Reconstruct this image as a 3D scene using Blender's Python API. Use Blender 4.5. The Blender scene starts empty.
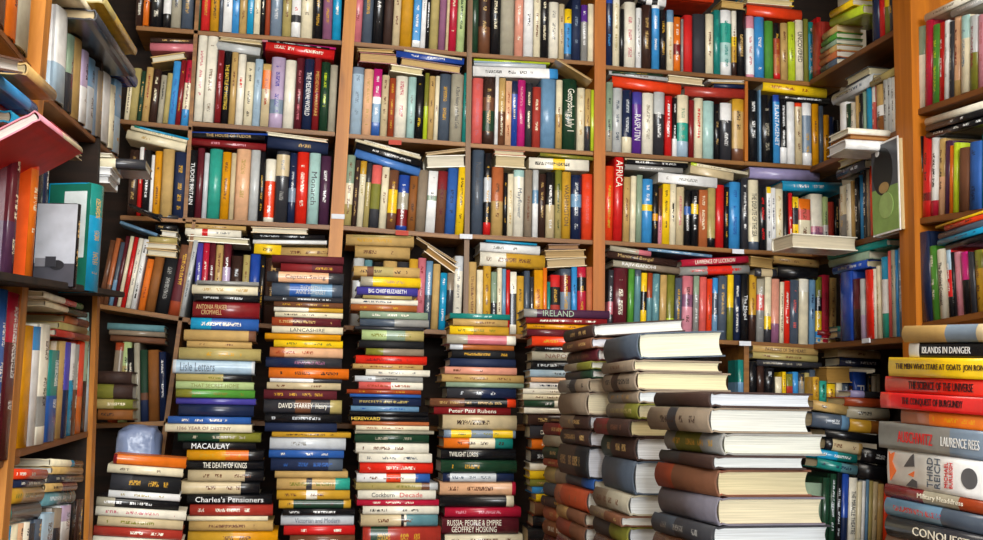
import bpy, math, random, re
from mathutils import Vector, Matrix
random.seed(7)
S = bpy.context.scene
COL = S.collection
# ------------------------------------------------------------------ camera
F = 1100.0
EYE = Vector((0.0, 0.0, 1.15))
def nrm(v): return Vector(v).normalized()
UP = nrm((149, -8870, 1100))
DY = Vector((-197, 119, 1100)); DY = (DY - UP * DY.dot(UP)).normalized()
DX = DY.cross(UP)
cam_d = bpy.data.cameras.new('camera'); cam = bpy.data.objects.new('camera', cam_d); COL.objects.link(cam)
cam_d.sensor_width = 36; cam_d.lens = 36 * F / 983; cam_d.clip_start = .02
rx, ry, rz = Vector((DX.x, DY.x, UP.x)), Vector((DX.y, DY.y, UP.y)), Vector((DX.z, DY.z, UP.z))
cam.matrix_world = Matrix(((rx.x, -ry.x, -rz.x, EYE.x), (rx.y, -ry.y, -rz.y, EYE.y), (rx.z, -ry.z, -rz.z, EYE.z), (0, 0, 0, 1)))
S.camera = cam
def ray(u, v):
    c = Vector((u - 491.5, v - 270.0, F))
    return Vector((c.dot(DX), c.dot(DY), c.dot(UP)))
def at_depth(u, v, Y):                       # the point of the room seen there, at a given depth
    r = ray(u, v); return EYE + r * (Y / r.y)
class Frame:                                 # a bookcase front or stack: a along, d into the depth, plane p.d = c
    def __init__(s, deg, c):
        t = math.radians(deg); s.th = t; s.a = Vector((math.cos(t), math.sin(t), 0)); s.d = Vector((-math.sin(t), math.cos(t), 0)); s.c = c
    def hit(s, u, v, off=0.0):
        r = ray(u, v); k = (s.c + off - EYE.dot(s.d)) / r.dot(s.d); p = EYE + r * k
        return p.dot(s.a), p.z
    def pt(s, sa, off, z): return s.a * sa + s.d * (s.c + off) + Vector((0, 0, z))
YB = 3.2
BACK = Frame(0, YB)
XR = at_depth(808, 80, YB).x
SIDE = Frame(-90, XR)
NEAR = Frame(90, .42)                        # the bookcase on the near side wall
# ------------------------------------------------------------------ colours
PAL = dict(
 cream='E9DFC0', ivory='F0EBDA', white='EDEEEE', beige='CDBB95', tan='C2A063', khaki='B0A064', gold='C99A2E', amber='D9940F', mustard='C78F12', yellow='F2C91C', lime='B9CE2C',
 olive='7A7A2C', green='4D8F35', pale_green='B3C98C', dark_green='1C3D2A', teal='1A7F78', turquoise='2FA08E', aqua='A9CFCB', sky_blue='3A8FD0', mid_blue='4A7CC4', pale_blue='A6C0D4', blue='2C5CA8', royal_blue='2247A0', bright_blue='1795C4', steel_blue='6C95B8',
 navy='1B2848', slate='4A5666', blue_grey='7A8CA0', grey='8F8F8C', pale_grey='BDC1C2', silver='C8CED4', charcoal='33343A', black='15161A', dark_brown='3A2620', brown='6E4630', leather='8A5424', rust='9C3F1E', terracotta='B5653B', orange='E0701A', orange_red='E4401A',
 red='CC1F1F', scarlet='DE2A1A', crimson='B81D3A', dark_red='7E1B20', maroon='5B1D27', brick_red='A8352A', coral='D9605A', salmon='E09A84', peach='E6B48C', pink='D98FA0', rose='C9707C', magenta='C22378', mauve='8D5A7A', lavender='B9A6C6', lilac='9A93C0', violet='46409A', purple='5B2D8E', plum='4A2A44',
 taupe='8B7C6A', ash_grey='6F6C78', stone='A8A28F', sage='8AA089', dusty_teal='5E8C95', copper='A8602E')
def lin(h):
    if not isinstance(h, str): return h
    h = PAL.get(h, h); o = []
    for i in (0, 2, 4):
        c = int(h[i:i+2], 16) / 255; o.append(c / 12.92 if c <= .04045 else ((c + .055) / 1.055) ** 2.4)
    return tuple(o)
def lum(c): return .2126 * c[0] + .7152 * c[1] + .0722 * c[2]
# ------------------------------------------------------------------ materials
def node(nt, t, **k):
    n = nt.nodes.new(t)
    for a, b in k.items(): setattr(n, a, b)
    return n
def math_(nt, op, a, b=None):
    n = node(nt, 'ShaderNodeMath', operation=op)
    for i, x in enumerate((a, b)):
        if x is None: continue
        if isinstance(x, (int, float)): n.inputs[i].default_value = x
        else: nt.links.new(x, n.inputs[i])
    return n.outputs[0]
def mixc(nt, f, a, b, mode='MIX'):
    n = node(nt, 'ShaderNodeMix', data_type='RGBA', blend_type=mode)
    for i, x in ((0, f), (6, a), (7, b)):
        if isinstance(x, (int, float, tuple)): n.inputs[i].default_value = x
        else: nt.links.new(x, n.inputs[i])
    return n.outputs[2]
def base_mat(name, rough, spec=.5):
    m = bpy.data.materials.new(name); m.use_nodes = True; nt = m.node_tree
    b = nt.nodes['Principled BSDF']; b.inputs['Roughness'].default_value = rough
    b.inputs['Specular IOR Level'].default_value = spec
    return m, nt, b
def cover_mat(name, rough, bump, spec):
    m, nt, b = base_mat(name, rough, spec); L = nt.links.new
    col = node(nt, 'ShaderNodeAttribute', attribute_name='Col'); ink = node(nt, 'ShaderNodeAttribute', attribute_name='Ink')
    tx = node(nt, 'ShaderNodeAttribute', attribute_name='Tx'); tm = node(nt, 'ShaderNodeAttribute', attribute_name='Tm')
    s = node(nt, 'ShaderNodeSeparateXYZ'); L(tx.outputs['Vector'], s.inputs[0])
    ok = math_(nt, 'LESS_THAN', math_(nt, 'ABSOLUTE', s.outputs[0]), .30)
    ok = math_(nt, 'MULTIPLY', ok, math_(nt, 'GREATER_THAN', s.outputs[1], 0.0))
    ok = math_(nt, 'MULTIPLY', ok, math_(nt, 'LESS_THAN', s.outputs[1], 1.0))
    mp = node(nt, 'ShaderNodeMapping'); mp.inputs['Scale'].default_value = (190, 470, 9); L(tm.outputs['Vector'], mp.inputs[0])
    nz = node(nt, 'ShaderNodeTexNoise'); nz.inputs['Scale'].default_value = 1; nz.inputs['Detail'].default_value = 1; L(mp.outputs[0], nz.inputs['Vector'])
    mp2 = node(nt, 'ShaderNodeMapping'); mp2.inputs['Scale'].default_value = (1, 30, 9); L(tm.outputs['Vector'], mp2.inputs[0])
    nz2 = node(nt, 'ShaderNodeTexNoise'); nz2.inputs['Scale'].default_value = 1; nz2.inputs['Detail'].default_value = 0; L(mp2.outputs[0], nz2.inputs['Vector'])
    mask = math_(nt, 'MULTIPLY', math_(nt, 'GREATER_THAN', nz.outputs[0], .49), ok)
    mask = math_(nt, 'MULTIPLY', mask, math_(nt, 'GREATER_THAN', nz2.outputs[0], .47))
    mask = math_(nt, 'MULTIPLY', mask, s.outputs[2])
    tc = node(nt, 'ShaderNodeTexCoord')
    w = node(nt, 'ShaderNodeTexNoise'); w.inputs['Scale'].default_value = 34; w.inputs['Detail'].default_value = 5; L(tc.outputs['Object'], w.inputs['Vector'])
    r = node(nt, 'ShaderNodeMapRange'); r.inputs[1].default_value = .3; r.inputs[2].default_value = .7; r.inputs[3].default_value = .84; r.inputs[4].default_value = 1.1; L(w.outputs[0], r.inputs[0])
    cmb = node(nt, 'ShaderNodeCombineColor')
    for i in range(3): L(r.outputs[0], cmb.inputs[i])
    c1 = mixc(nt, 1.0, col.outputs['Color'], cmb.outputs[0], 'MULTIPLY')
    L(mixc(nt, mask, c1, ink.outputs['Color']), b.inputs['Base Color'])
    f = node(nt, 'ShaderNodeTexNoise'); f.inputs['Scale'].default_value = 500 if bump > .2 else 60; L(tc.outputs['Object'], f.inputs['Vector'])
    bp = node(nt, 'ShaderNodeBump'); bp.inputs['Strength'].default_value = bump; bp.inputs['Distance'].default_value = .001; L(f.outputs[0], bp.inputs['Height']); L(bp.outputs[0], b.inputs['Normal'])
    return m
M_JACKET = cover_mat('glossy_book_jacket', .27, .12, .55)
M_CLOTH = cover_mat('book_cloth', .62, .35, .35)
def page_mat():
    m, nt, b = base_mat('page_edges', .85, .2); L = nt.links.new
    col = node(nt, 'ShaderNodeAttribute', attribute_name='Col'); tm = node(nt, 'ShaderNodeAttribute', attribute_name='Tm')
    mp = node(nt, 'ShaderNodeMapping'); mp.inputs['Scale'].default_value = (800, 9, 9); L(tm.outputs['Vector'], mp.inputs[0])
    nz = node(nt, 'ShaderNodeTexNoise'); nz.inputs['Scale'].default_value = 1; nz.inputs['Detail'].default_value = 3; L(mp.outputs[0], nz.inputs['Vector'])
    r = node(nt, 'ShaderNodeMapRange'); r.inputs[1].default_value = .3; r.inputs[2].default_value = .7; r.inputs[3].default_value = .60; r.inputs[4].default_value = .86; L(nz.outputs[0], r.inputs[0])
    cmb = node(nt, 'ShaderNodeCombineColor')
    for i in range(3): L(r.outputs[0], cmb.inputs[i])
    L(mixc(nt, 1.0, col.outputs['Color'], cmb.outputs[0], 'MULTIPLY'), b.inputs['Base Color'])
    bp = node(nt, 'ShaderNodeBump'); bp.inputs['Strength'].default_value = .3; bp.inputs['Distance'].default_value = .001; L(nz.outputs[0], bp.inputs['Height']); L(bp.outputs[0], b.inputs['Normal'])
    return m
M_PAGE = page_mat()
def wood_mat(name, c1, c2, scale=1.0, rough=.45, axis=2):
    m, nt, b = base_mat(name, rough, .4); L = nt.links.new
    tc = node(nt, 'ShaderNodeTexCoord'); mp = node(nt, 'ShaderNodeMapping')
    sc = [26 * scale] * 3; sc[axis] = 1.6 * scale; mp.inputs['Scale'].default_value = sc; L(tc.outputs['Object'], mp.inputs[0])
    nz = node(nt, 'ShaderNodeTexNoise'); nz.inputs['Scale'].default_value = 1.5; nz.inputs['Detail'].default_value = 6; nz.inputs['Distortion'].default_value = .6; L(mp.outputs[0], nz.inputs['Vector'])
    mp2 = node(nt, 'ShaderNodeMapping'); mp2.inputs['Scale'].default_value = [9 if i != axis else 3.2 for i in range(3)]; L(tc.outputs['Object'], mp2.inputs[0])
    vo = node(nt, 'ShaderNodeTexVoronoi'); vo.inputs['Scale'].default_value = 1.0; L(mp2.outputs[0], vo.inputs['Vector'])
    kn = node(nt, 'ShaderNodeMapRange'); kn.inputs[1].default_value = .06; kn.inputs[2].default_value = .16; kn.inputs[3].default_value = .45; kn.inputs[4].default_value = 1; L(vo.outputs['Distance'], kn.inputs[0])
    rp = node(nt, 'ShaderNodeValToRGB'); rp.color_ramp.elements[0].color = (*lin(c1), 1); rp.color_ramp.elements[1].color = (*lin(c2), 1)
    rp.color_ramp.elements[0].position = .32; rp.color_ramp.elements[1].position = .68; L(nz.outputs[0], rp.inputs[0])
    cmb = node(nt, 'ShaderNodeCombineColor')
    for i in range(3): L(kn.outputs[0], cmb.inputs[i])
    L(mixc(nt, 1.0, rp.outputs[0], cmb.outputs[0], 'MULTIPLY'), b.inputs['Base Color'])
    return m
def plain_mat(name, c, rough=.7, noise=8, amt=.12):
    m, nt, b = base_mat(name, rough, .3); L = nt.links.new
    tc = node(nt, 'ShaderNodeTexCoord'); nz = node(nt, 'ShaderNodeTexNoise'); nz.inputs['Scale'].default_value = noise; nz.inputs['Detail'].default_value = 4; L(tc.outputs['Object'], nz.inputs['Vector'])
    a = lin(c); rp = node(nt, 'ShaderNodeValToRGB')
    rp.color_ramp.elements[0].color = (*[x * (1 - amt) for x in a], 1); rp.color_ramp.elements[1].color = (*[min(1, x * (1 + amt)) for x in a], 1)
    L(nz.outputs[0], rp.inputs[0]); L(rp.outputs[0], b.inputs['Base Color'])
    return m
M_PINE = wood_mat('varnished_pine', 'A06018', 'C48230')
M_ORANGE = wood_mat('orange_varnished_pine', '9C560A', 'C07010')
M_SHELF = wood_mat('shelf_edge_wood', '6B4218', '98682E', axis=0)
M_SHELFY = wood_mat('side_shelf_wood', '5E3410', '85501C', axis=1)
M_DARKW = wood_mat('dark_wood', '140C07', '2A1A10', axis=0, rough=.85)  # dark brown deepened further: shadow of the shelf interiors put into the colour
M_DIV = wood_mat('brown_divider_wood', '5E4428', '836240')
M_TABLE = wood_mat('table_wood', '5C3A1E', '7A5230', axis=0)
M_LABEL = plain_mat('paper_label', 'D8DCE4', .6)
M_REDLABEL = plain_mat('red_paper_label', 'B8402E', .6)
M_WALL = plain_mat('wall_paint', 'CFC6B4', .9)
M_FLOOR = wood_mat('floor_boards', '5A3F28', '7C5A3A', axis=1)
INKM = {}
def ink_mat(c):
    k = c if isinstance(c, str) else 'x%.3f%.3f%.3f' % c
    if k not in INKM: INKM[k] = plain_mat('printing_ink_' + k, c, .4, 40, .06)
    return INKM[k]
# ------------------------------------------------------------------ book meshes
class Acc:                                   # faces with colour, ink and lettering coordinates
    def __init__(s): s.v, s.f, s.col, s.ink, s.tx, s.tm, s.m, s.sm = [], [], [], [], [], [], [], []
    def face(s, idx, col, ink=None, tx=None, tm=None, m=0, sm=False):
        n = len(idx); s.f.append(idx); s.m.append(m); s.sm.append(sm)
        s.col += [(*col, 1)] * n; s.ink += [(*(ink or col), 1)] * n
        s.tx += tx or [(-9, -9, 0)] * n; s.tm += tm or [(0, 0, 0)] * n
    def box(s, x0, x1, y0, y1, z0, z1, col, m=0):
        b = len(s.v); s.v += [(x, y, z) for z in (z0, z1) for y in (y0, y1) for x in (x0, x1)]
        for q in ((0, 2, 3, 1), (4, 5, 7, 6), (0, 1, 5, 4), (1, 3, 7, 5), (3, 2, 6, 7), (2, 0, 4, 6)): s.face([b + i for i in q], col, m=m)
    def merge(s, o, M, mofs=0):
        b = len(s.v); s.v += [tuple(M @ Vector(p)) for p in o.v]
        s.f += [[i + b for i in f] for f in o.f]; s.col += o.col; s.ink += o.ink; s.tx += o.tx; s.tm += o.tm; s.m += [k + mofs for k in o.m]; s.sm += o.sm
    def mesh(s, name, mats):
        me = bpy.data.meshes.new(name); me.from_pydata(s.v, [], s.f)
        for nm, tp, dat in (('Col', 'FLOAT_COLOR', s.col), ('Ink', 'FLOAT_COLOR', s.ink)):
            a = me.attributes.new(nm, tp, 'CORNER'); a.data.foreach_set('color', [x for c in dat for x in c])
        for nm, dat in (('Tx', s.tx), ('Tm', s.tm)):
            a = me.attributes.new(nm, 'FLOAT_VECTOR', 'CORNER'); a.data.foreach_set('vector', [x for c in dat for x in c])
        for m in mats: me.materials.append(m)
        me.polygons.foreach_set('material_index', s.m); me.polygons.foreach_set('use_smooth', s.sm); me.update()
        return me
def cover_acc(t, d, h, segs, ink, soft=False, lettering=True, sidecol=None, seed=0):
    """boards and rounded spine: x thickness, y depth (spine at 0), z height; segs = [(fraction, colour)] from the top"""
    A = Acc(); bt = .0009 if soft else min(.0028, t * .14)
    bul = min(.0012, t * .1) if soft else min(.007, t * .2)
    hw = t / 2
    out = [(-hw, d), (-hw, .022)]
    if not soft: out += [(-hw + min(.0018, t * .08), .012)]
    n = 6 if t > .012 else 4
    arc = []
    for i in range(n + 1):
        u = -1 + 2 * i / n; arc.append((u * hw, bul * (u * u) + (.0 if soft else 0)))
    out += arc
    if not soft: out += [(hw - min(.0018, t * .08), .012)]
    out += [(hw, .022), (hw, d)]
    inn = []
    for (x, y) in out:
        if y > bul + 1e-6 and abs(x) > hw * .6: inn.append((x - math.copysign(bt, x), max(y, bul + bt)))
        else: inn.append((max(-hw + bt, min(hw - bt, x)), y + bt))
    lv = [1.0]; acc = 1.0; cols = []
    tot = sum(f for f, c in segs)
    for f, c in segs: acc -= f / tot; lv.append(max(acc, 0)); cols.append(lin(c))
    lv[-1] = 0.0
    K = len(out); base = len(segs)
    for L in lv:
        A.v += [(x, y, L * h) for x, y in out] + [(x, y, L * h) for x, y in inn]
    side = lin(sidecol) if sidecol else max(zip(cols, [f for f, c in segs]), key=lambda k: k[1])[0]
    inkc = lin(ink); v0, v1 = (.12 + random.random() * .2) * h, (.8 + random.random() * .12) * h
    if t < .011: lettering = lettering and random.random() < .6
    i0 = (K - len(arc)) // 2
    for j in range(len(segs)):
        a, b = j * 2 * K, (j + 1) * 2 * K; c = cols[j]
        for i in range(K - 1):
            sp = i0 <= i < i0 + len(arc) - 1
            idx = [a + i, b + i, b + i + 1, a + i + 1]
            if sp:
                P = [A.v[k] for k in idx]
                tx = [(p[0] / hw, (p[2] - v0) / (v1 - v0), 1.0 if lettering else 0.0) for p in P]; tm = [(p[0], p[2], seed * 1.37) for p in P]
                A.face(idx, c, inkc, tx, tm, sm=True)
            else: A.face(idx, c if sidecol is None and j else (side if not sp else c), sm=False)
            A.face([a + K + i + 1, b + K + i + 1, b + K + i, a + K + i], side)
        for e in (0, K - 1):
            q = [a + e, b + e, b + K + e, a + K + e]; A.face(q if e else q[::-1], c)
    for ring, flip in ((0, 0), (len(segs) * 2 * K, 1)):
        for i in range(K - 1):
            q = [ring + i, ring + i + 1, ring + K + i + 1, ring + K + i]; A.face(q[::-1] if flip else q, cols[0] if not flip else cols[-1])
    return A
def pages_acc(t, d, h, col, soft=False, seed=0):
    A = Acc(); bt = .0011 if soft else min(.0030, t * .15); ov = 0.0006 if soft else .004
    bul = min(.0014, t * .11) if soft else min(.0072, t * .22)
    hw = t / 2 - bt; n = 6; cc = 0 if soft else min(.006, t * .12)
    fr = [(hw * (-1 + 2 * i / n)) for i in range(n + 1)]
    ring = [(x, bul + .0028 - (0 if soft else .3 * bul * (1 - (x / hw) ** 2))) for x in fr] + [(x, d - ov - cc * (1 - (x / hw) ** 2)) for x in reversed(fr)]
    z0, z1 = ov, h - ov; K = len(ring); c = lin(col)
    A.v = [(x, y, z0) for x, y in ring] + [(x, y, z1) for x, y in ring]
    def tm(q): return [(A.v[k][0], A.v[k][1] + A.v[k][2], seed * .77) for k in q]
    for i in range(K):
        j = (i + 1) % K; q = [i, j, K + j, K + i]; A.face(q, c, tm=tm(q))
    for i in range(n):
        q = [i, K - 1 - i, K - 2 - i, i + 1]; A.face(q, c, tm=tm(q)); q = [K + i, K + i + 1, 2 * K - 2 - i, 2 * K - 1 - i]; A.face(q, c, tm=tm(q))
    return A
TXT = {}
def text_mesh(s, wid, hei, keep=.72):
    """letters as a mesh filling at most wid x hei, baseline along +x, centred"""
    cu = bpy.data.curves.new('lettering', 'FONT'); cu.body = s; cu.resolution_u = 2; cu.align_x = 'CENTER'; cu.extrude = .02; cu.space_line = .8
    ob = bpy.data.objects.new('lettering', cu); COL.objects.link(ob)
    dg = bpy.context.evaluated_depsgraph_get(); me = bpy.data.meshes.new_from_object(ob.evaluated_get(dg))
    bpy.data.objects.remove(ob); bpy.data.curves.remove(cu)
    if not me.vertices: return me
    xs = [v.co.x for v in me.vertices]; ys = [v.co.y for v in me.vertices]
    w, h = max(xs) - min(xs), max(ys) - min(ys); k = min(hei / h, wid / w / .55); kx = min(k, wid / w) if k * w > wid else k
    kx = min(k * 1.25, wid / w)
    cx, cy = (max(xs) + min(xs)) / 2, (max(ys) + min(ys)) / 2
    for v in me.vertices: v.co = ((v.co.x - cx) * kx, (v.co.y - cy) * k, max(-.0003, min(.0003, v.co.z * .02)))
    return me
BOOKS = []                                   # every book: dict with M, dims, looks, label pieces
def newbook(**k): k['n'] = len(BOOKS); BOOKS.append(k); return k
SIDE_R = Matrix(((0, 0, -1, 0), (0, 1, 0, 0), (1, 0, 0, 0), (0, 0, 0, 1)))   # lays a book on its side, head to the left
def parse_col(tok):
    ink = None
    if '/' in tok: tok, ink = tok.split('/')
    segs = []
    for p in tok.split('+'):
        m = re.match(r'([a-z_A-F0-9]+?)(\.\d+)?$', p); segs.append((float(m.group(2) or 1), m.group(1)))
    if len(segs) > 1 and all(f == 1 for f, c in segs): pass
    c0 = lin(max(segs)[1])
    if not ink: ink = random.choice(['black', 'dark_brown', 'dark_red', 'navy']) if lum(c0) > .3 else random.choice(['gold', 'cream', 'ivory', 'tan'])
    return segs, ink
def colword(segs):
    w = []
    for f, c in segs:
        c = c.replace('_', ' ')
        if c not in w: w.append(c)
    return ' and '.join(w[:3]) if len(w) < 3 else w[0] + ', ' + w[1] + ' and ' + w[2]
PAGE_COLS = ['E6D9B4', 'EDE6CF', 'E0CDA0', 'F0EEE4', 'D9C494', 'E8E0C6']
# ------------------------------------------------------------------ placing books
def opts(tok):
    o = dict(soft=False, cloth=False, let=True, flip=False, off=0.0, lean=0.0, slope=None, d=None, page=None, roll=0.0, side=None, H=False, L=None, ink2=None, tl=None, ty=None, tt=None)
    for t in tok:
        if t == 'p': o['soft'] = True
        elif t == 'c': o['cloth'] = True
        elif t == 'n': o['let'] = False
        elif t == 'f': o['flip'] = True
        elif t == 'H': o['H'] = True
        elif t[0] == 'o': o['off'] = float(t[1:])
        elif t[0] == 'L': o['lean'] = float(t[1:])
        elif t[0] == 's': o['slope'] = float(t[1:])
        elif t[0] == 'd': o['d'] = float(t[1:])
        elif t[0] == 'R': o['roll'] = float(t[1:])
        elif t[0] == 'w': o['L'] = float(t[1:])
        elif t[:2] == 'g=': o['page'] = t[2:]
        elif t[:2] == 'l=': o['tl'], o['ty'], o['tt'] = [float(q) for q in t[2:].split(',')]
        elif t[:2] == 'i=': o['ink2'] = t[2:]
        elif t[:2] == 'k=': o['side'] = t[2:]
    return o
def rot_tilt(phi): c, s = math.cos(phi), math.sin(phi); return Matrix(((c, 0, -s, 0), (0, 1, 0, 0), (s, 0, c, 0), (0, 0, 0, 1)))
def flipm(d, h, lying): return Matrix(((1, 0, 0, 0), (0, -1, 0, d), (0, 0, -1, h), (0, 0, 0, 1))) if lying else Matrix(((-1, 0, 0, 0), (0, -1, 0, d), (0, 0, 1, 0), (0, 0, 0, 1)))
def lines_of(txt): return [l.strip() for l in txt.strip().split('\n') if l.strip()]
def fields(l):
    p = (l.split('|') + ['', ''])[:3]; return p[0].split(), p[1].strip(), p[2].strip()
def area(x0, x1, y0, y1):
    return max(0, min(x1, 983) - max(x0, 0)) * max(0, min(y1, 540) - max(y0, 0))
SHELVES = []
def ceiling_over(fr, s, z):
    r = [za + m * (s - sa) - .0135 for f, sa, sb, za, m in SHELVES if f is fr and sa - .02 < s < sb + .02 and za + m * (s - sa) > z + .06]
    return min(r) if r else 9
def bay(fr, sh, place, group, standing, lying='', vis=None, dmax=.19):
    """one shelf of one bay: books standing on the shelf line sh (two picture points on the front edge), then books lying on them"""
    (xa, ya), (xb, yb) = sh
    sa, za = fr.hit(xa, ya); sb, zb = fr.hit(xb, yb); m = (zb - za) / (sb - sa); phi = math.atan(m); SHELVES.append((fr, sa, sb, za, m))
    rows = [fields(l) for l in lines_of(standing)]; tops = []; ids = []
    xs = [float(r[0][0]) for r in rows]
    for i, (tok, feat, title) in enumerate(rows):
        if tok[1] in ('end', 'gap'): continue
        x0, x1 = xs[i], xs[i + 1]; yt = float(tok[1]); segs, ink = parse_col(tok[2]); o = opts(tok[3:])
        off = o['off'] + random.uniform(0, .010)
        ysh = ya + (yb - ya) * ((x0 + x1) / 2 - xa) / (xb - xa); ym = (max(yt, -40) + ysh) / 2
        s0, _ = fr.hit(x0, ym, off); s1, _ = fr.hit(x1, ym, off); sm = (s0 + s1) / 2
        _, zt = fr.hit((x0 + x1) / 2, yt, off); zs = za + m * (sm - sa)
        zt = min(zt, min(ceiling_over(fr, s0, zs), ceiling_over(fr, s1, zs)) - .0015)
        h = zt - zs; t = (s1 - s0) * math.cos(phi) - .0007
        if h < .03 or t < .003: raise Exception('bad book %s %s %.3f %.3f' % (place, tok, h, t))
        so = sm + m * h / 2; zo = za + m * (so - sa) + .0004
        d = o['d'] or max(.08, min(dmax - off, h * random.uniform(.62, .74)))
        ph = phi + math.radians(o['lean']); zo += abs(math.sin(math.radians(o['lean']))) * t / 2
        M = Matrix.Translation(fr.pt(so, off, zo)) @ Matrix.Rotation(fr.th, 4, 'Z') @ rot_tilt(ph)
        if o['flip']: M = M @ flipm(d, h, False)
        b = newbook(M=M, t=t, d=d, h=h, segs=segs, ink=ink, o=o, feat=feat, title=title, place=place, group=group, lie=False, area=area(x0, x1, yt, min(ysh, vis or 999)), at=(x0 + x1) / 2)
        ids.append(b); tops.append((s0, s1, zt, zt))
    for a, b in zip(ids, ids[1:]): a['nx'] = b; b['pv'] = a
    lay = []
    for l in lines_of(lying):
        tok, feat, title = fields(l); x0, x1, yt, yb2 = map(float, tok[:4]); segs, ink = parse_col(tok[4]); o = opts(tok[5:])
        off = o['off'] + random.uniform(0, .006); xm, ym = (x0 + x1) / 2, (yt + yb2) / 2
        s0, _ = fr.hit(x0, ym, off); s1, _ = fr.hit(x1, ym, off); _, zt = fr.hit(xm, yt, off); _, zb_ = fr.hit(xm, yb2, off)
        mm = m
        if o['slope'] is not None:
            zl = fr.hit(x0, ym - o['slope'] / 2, off)[1]; zr = fr.hit(x1, ym + o['slope'] / 2, off)[1]; mm = (zr - zl) / (s1 - s0)
        lay.append([zb_, s0, s1, zt - zb_, mm, off, segs, ink, o, feat, title, area(x0, x1, yt, yb2), xm])
    lay.sort(key=lambda k: k[0])
    prev = None
    for zb_, s0, s1, th, mm, off, segs, ink, o, feat, title, ar, xm in lay:
        sm = (s0 + s1) / 2; need = None
        cand = [(s0, zs + 0) for zs in ()]
        for (a0, a1, z0, z1) in tops + [(sa, sb, za, zb)]:
            lo, hi = max(a0, s0), min(a1, s1)
            if hi - lo < min(.014, (s1 - s0) * .3): continue
            for q in (lo, hi):
                zsup = z0 + (z1 - z0) * (q - a0) / (a1 - a0) if a1 != a0 else z0
                e = zsup - (zb_ + mm * (q - sm)); need = e if need is None or e > need else need
        if need is not None: zb_ += min(.05, max(-.05, need)) + .0004
        cz = min(ceiling_over(fr, q, zb_ + mm * (q - sm) - .05) - mm * (q - sm) for q in (s0, sm, s1)); th = min(th, cz - .001 - zb_)
        if th < .006: zb_ -= .006 - th
        ph = math.atan(mm); t = max(.006, th * math.cos(ph)); h = (s1 - s0) / math.cos(ph); d = o['d'] or max(.09, min(dmax - max(off, 0), h * random.uniform(.62, .75)))
        M = Matrix.Translation(fr.pt(s1, off, zb_ + mm * (s1 - sm))) @ Matrix.Rotation(fr.th, 4, 'Z') @ rot_tilt(ph) @ Matrix.Rotation(math.radians(-o['roll']), 4, 'X') @ Matrix.Translation((0, 0, t / 2)) @ SIDE_R
        if o['flip']: M = M @ flipm(d, h, True)
        b = newbook(M=M, t=t, d=d, h=h, segs=segs, ink=ink, o=o, feat=feat, title=title, place=place, group=group, lie=True, area=ar, at=xm)
        over = [k for k in ids if abs(k['at'] - xm) < 1e9]
        b['on'] = min(ids, key=lambda k: abs(k['at'] - xm)) if ids else None
        tops.append((s0, s1, zb_ + mm * (s0 - sm) + t / math.cos(ph), zb_ + mm * (s1 - sm) + t / math.cos(ph)))
def filler(pts, place):
    pass
def stack(fr, place, group, txt, roll=0.0, base=None, jit=1.0, yaw_pivot=None):
    rows = [fields(l) for l in lines_of(txt)]; ends = rows[-1][0]; rows = rows[:-1]; tr = math.tan(math.radians(roll)); sref = None; prev = None
    Z = []
    for tok, f, t in rows:
        x0, x1, yt = map(float, tok[:3]); xm = (x0 + x1) / 2; s, z = fr.hit(xm, yt)
        if sref is None: sref = s
        Z.append(z - tr * (s - sref))
    s, z = fr.hit(xm, float(ends[1])); Z.append(z - tr * (s - sref))
    for i, (tok, feat, title) in enumerate(rows):
        x0, x1, yt = map(float, tok[:3]); segs, ink = parse_col(tok[3]); o = opts(tok[4:]); off = o['off'] + random.uniform(-.004, .004)
        ym = yt; s0, _ = fr.hit(x0, ym, off); s1, _ = fr.hit(x1, ym, off)
        if o['L']: s1 = s0 + o['L']
        z1, z0 = Z[i], Z[i + 1]; t = max(.006, z1 - z0) * math.cos(math.radians(roll)) - .0006; h = s1 - s0
        d = o['d'] or max(.11, min(.18, h * random.uniform(.62, .72)))
        yaw = math.radians(random.uniform(-jit, jit))
        M = Matrix.Translation(fr.pt(s1, off, z0 + tr * (s1 - sref))) @ Matrix.Rotation(fr.th, 4, 'Z') @ rot_tilt(math.radians(roll)) @ Matrix.Translation((-h / 2, 0, 0)) @ Matrix.Rotation(yaw, 4, 'Z') @ Matrix.Translation((h / 2, 0, t / 2)) @ SIDE_R
        if o['flip']: M = M @ flipm(d, h, True)
        yn = float(rows[i + 1][0][2]) if i + 1 < len(rows) else float(ends[1])
        b = newbook(M=M, t=t, d=d, h=h, segs=segs, ink=ink, o=o, feat=feat, title=title, place=place, group=group, lie=True, stack=True, area=area(x0, x1, yt, yn), at=(x0 + x1) / 2, pv=prev, rank=i)
        if prev: prev['nx'] = b
        prev = b
    prev['rank_last'] = True
    if base is not None:                     # the books of the stack below the picture, down to the table
        z = Z[-1]; s = (s0 + s1) / 2
        while z - base > .008:
            t = min(.04, z - base); t = t if z - base - t > .01 or z - base - t < 1e-6 else z - base
            h = .23; M = Matrix.Translation(fr.pt(s + h / 2, 0, z - t + tr * (s - sref))) @ Matrix.Rotation(fr.th, 4, 'Z') @ rot_tilt(math.radians(roll)) @ Matrix.Translation((0, 0, t / 2)) @ SIDE_R
            newbook(M=M, t=t - .0006, d=.15, h=h, segs=[(1, 'brown')], ink='gold', o=opts([]), feat='', title='', place=place, group=group, lie=True, stack=True, area=0, at=0)
            z -= t
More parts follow.
